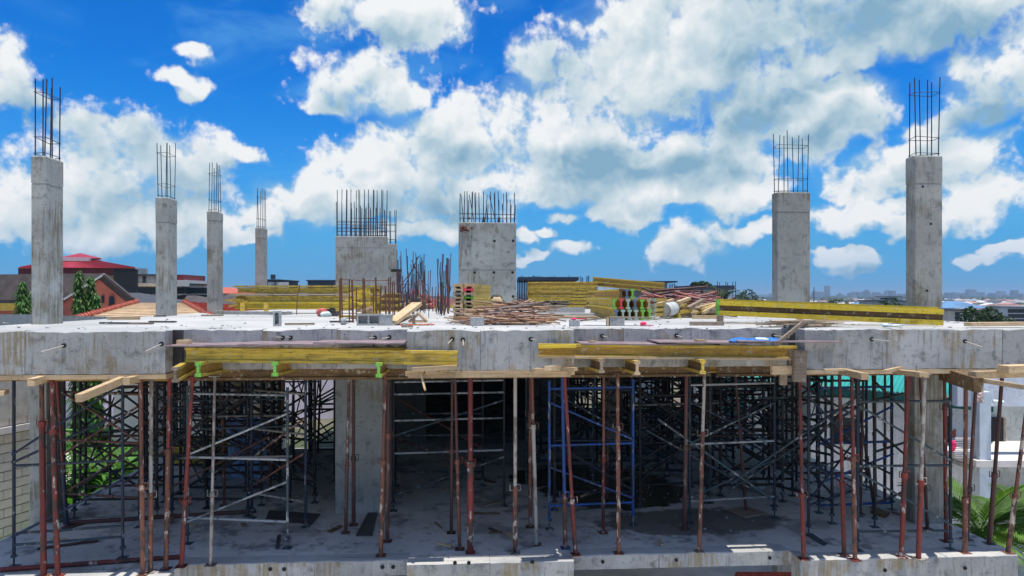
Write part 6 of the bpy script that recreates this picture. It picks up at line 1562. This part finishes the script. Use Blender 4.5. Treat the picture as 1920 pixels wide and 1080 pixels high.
# skyline towers
TOW = [(1526, 549, 6), (1551, 536, 7), (1597, 550, 12), (1612, 549, 10), (1625, 546, 8), (1643, 548, 12), (1664, 546, 10), (1673, 545, 8), (1690, 551, 10), (1789, 551, 12), (1811, 549, 8), (1856, 552, 8), (1902, 544, 9), (1915, 553, 8), (1541, 551, 9), (1575, 552, 9), (1766, 553, 6), (1830, 553, 12), (1655, 551, 14), (1700, 553, 7), (1748, 552, 9), (1875, 552, 22)]
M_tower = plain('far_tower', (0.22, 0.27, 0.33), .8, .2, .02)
ordn = ['first', 'second', 'third', 'fourth', 'fifth', 'sixth', 'seventh', 'eighth', 'ninth', 'tenth', 'eleventh', 'twelfth', 'thirteenth', 'fourteenth', 'fifteenth', 'sixteenth', 'seventeenth', 'eighteenth', 'nineteenth', 'twentieth', 'twenty first', 'twenty second']
for k, (px, py, w) in enumerate(sorted(TOW)):
    d = rr.uniform(2300, 3100); a = PZ(px - w / 2, d, 0); b = PZ(px + w / 2, d, 0); z1 = zat(py, d); q = MB(); q.bar(Vector((a.x, a.y, (z1 - 14) / 2)), Vector((b.x, b.y, (z1 - 14) / 2)), 20, z1 + 14)
    if k % 3 == 0: q.bar(Vector(((a.x + b.x) / 2 - 4, a.y, z1 + 3)), Vector(((a.x + b.x) / 2 + 4, a.y, z1 + 3)), 8, 6)
    single('skyline_tower', q, M_tower, 'hazy skyline tower, %s from the left on the horizon' % ordn[k], 'tower', 'skyline towers on the horizon')
q = MB()
for i in range(500):
    px = rr.uniform(-300, 2250); d = rr.uniform(2400, 4200); p = PZ(px, d, -13); w = rr.uniform(15, 60); h = rr.uniform(9, 26) if rr.random() < .85 else rr.uniform(25, 42); q.box(p.x, p.x + w, p.y, p.y + 20, -13, -13 + h)
tag(q.build('skyline', M_tower), 'low hazy skyline along the horizon', 'skyline', kind='stuff')
single('radio_mast', MB().tube(PZ(1526, 420, -13), PZ(1526, 420, zat(538, 420)), .5, 5, .2), M_slate, 'thin radio mast right of the broad right column', 'mast')
# named mid-distance buildings at the right
t = block('concrete_frame_block', 'unfinished frame block on the horizon between the two right columns', 1652, 1680, 556, 420, 14, M_old, M_slate); windows(t, 1655, 1677, 560, 566, 5, 2, 419.8, 3.0, 1.2, M_dark)
t = block('flat_roofed_shed', 'long dark flat roofed shed above the lettered girder', 1634, 1680, 565, 160, 12, M_old, M_slate)
t = block('blue_roofed_block', 'apartment block with a grey blue roof right of the corner column', 1768, 1792, 578, 150, 12, wallm[0], None)
q = MB(); hip_roof(q, PZ(1786, 158, zat(578, 150)), 9, 12, 1.5, -YAW - .2); q.build('roof', roofm[4], t, world=True)
t = block('cream_block', 'cream three storey block with balconies right of the corner column', 1790, 1834, 583, 135, 9, wallm[0], roofm[5]); windows(t, 1795, 1831, 588, 602, 6, 3, 134.9, .9, .7)
for px in (1806, 1824):
    for py in (590, 597): MB().bar(P(px - 3, py, 134), P(px + 3, py, 134), 1.2, .5).build('balcony', M_trim, t, world=True)
t = block('white_block', 'white four storey block at the far right edge', 1888, 1960, 577, 140, 10, wallm[1], roofm[2]); windows(t, 1895, 1950, 583, 602, 6, 3, 139.9, 1.1, .8)
broad_tree(PZ(1842, 75, far_z(75)), 9.2, 3.4, 'dark spreading mango tree behind the thick plank at right', 111, 3800, .24, M_leafd)
broad_tree(PZ(1822, 85, far_z(85)), 8.6, 2.6, 'smaller dark tree left of the mango tree', 112, 2200, .24, M_leafd)
frond_plant(PZ(1900, 80, far_z(80) + 6), 14, 2.4, 'small palm before the white block at the far right', 113, m=M_leafd, leaflets=12, lw=.1)
for k, (px, py, lab) in enumerate([(1410, 552, 'dark green treetop left of the broad right column'), (1380, 556, 'low dark treetop beside the rebar cage'), (1585, 560, 'green treetop between the two right columns'), (1690, 572, 'dark treetop beside the right corner column')]):
    d = [240, 230, 260, 120][k]; c = PZ(px, d, far_z(d)); h = zat(py, d) - c.z; broad_tree(c, h * 1.05, h * .45, lab, 120 + k, 1500, h * .035, M_leafd)
# the air
hz = bpy.data.materials.new('haze_air'); hz.use_nodes = True; ht = NT(hz.node_tree)
for n in list(ht.n): ht.n.remove(n)
pv = ht.node('ShaderNodeVolumePrincipled'); pv.inputs['Color'].default_value = (0.55, 0.75, 0.95, 1); pv.inputs['Density'].default_value = 0.00022; pv.inputs['Anisotropy'].default_value = 0.3
mo = ht.node('ShaderNodeOutputMaterial'); ht.l.new(pv.outputs[0], mo.inputs['Volume'])
tag(MB().box(-8200, 8200, -8200, 8200, -15, 60).build('haze', hz), 'thin blue haze over the city', 'haze', kind='stuff')
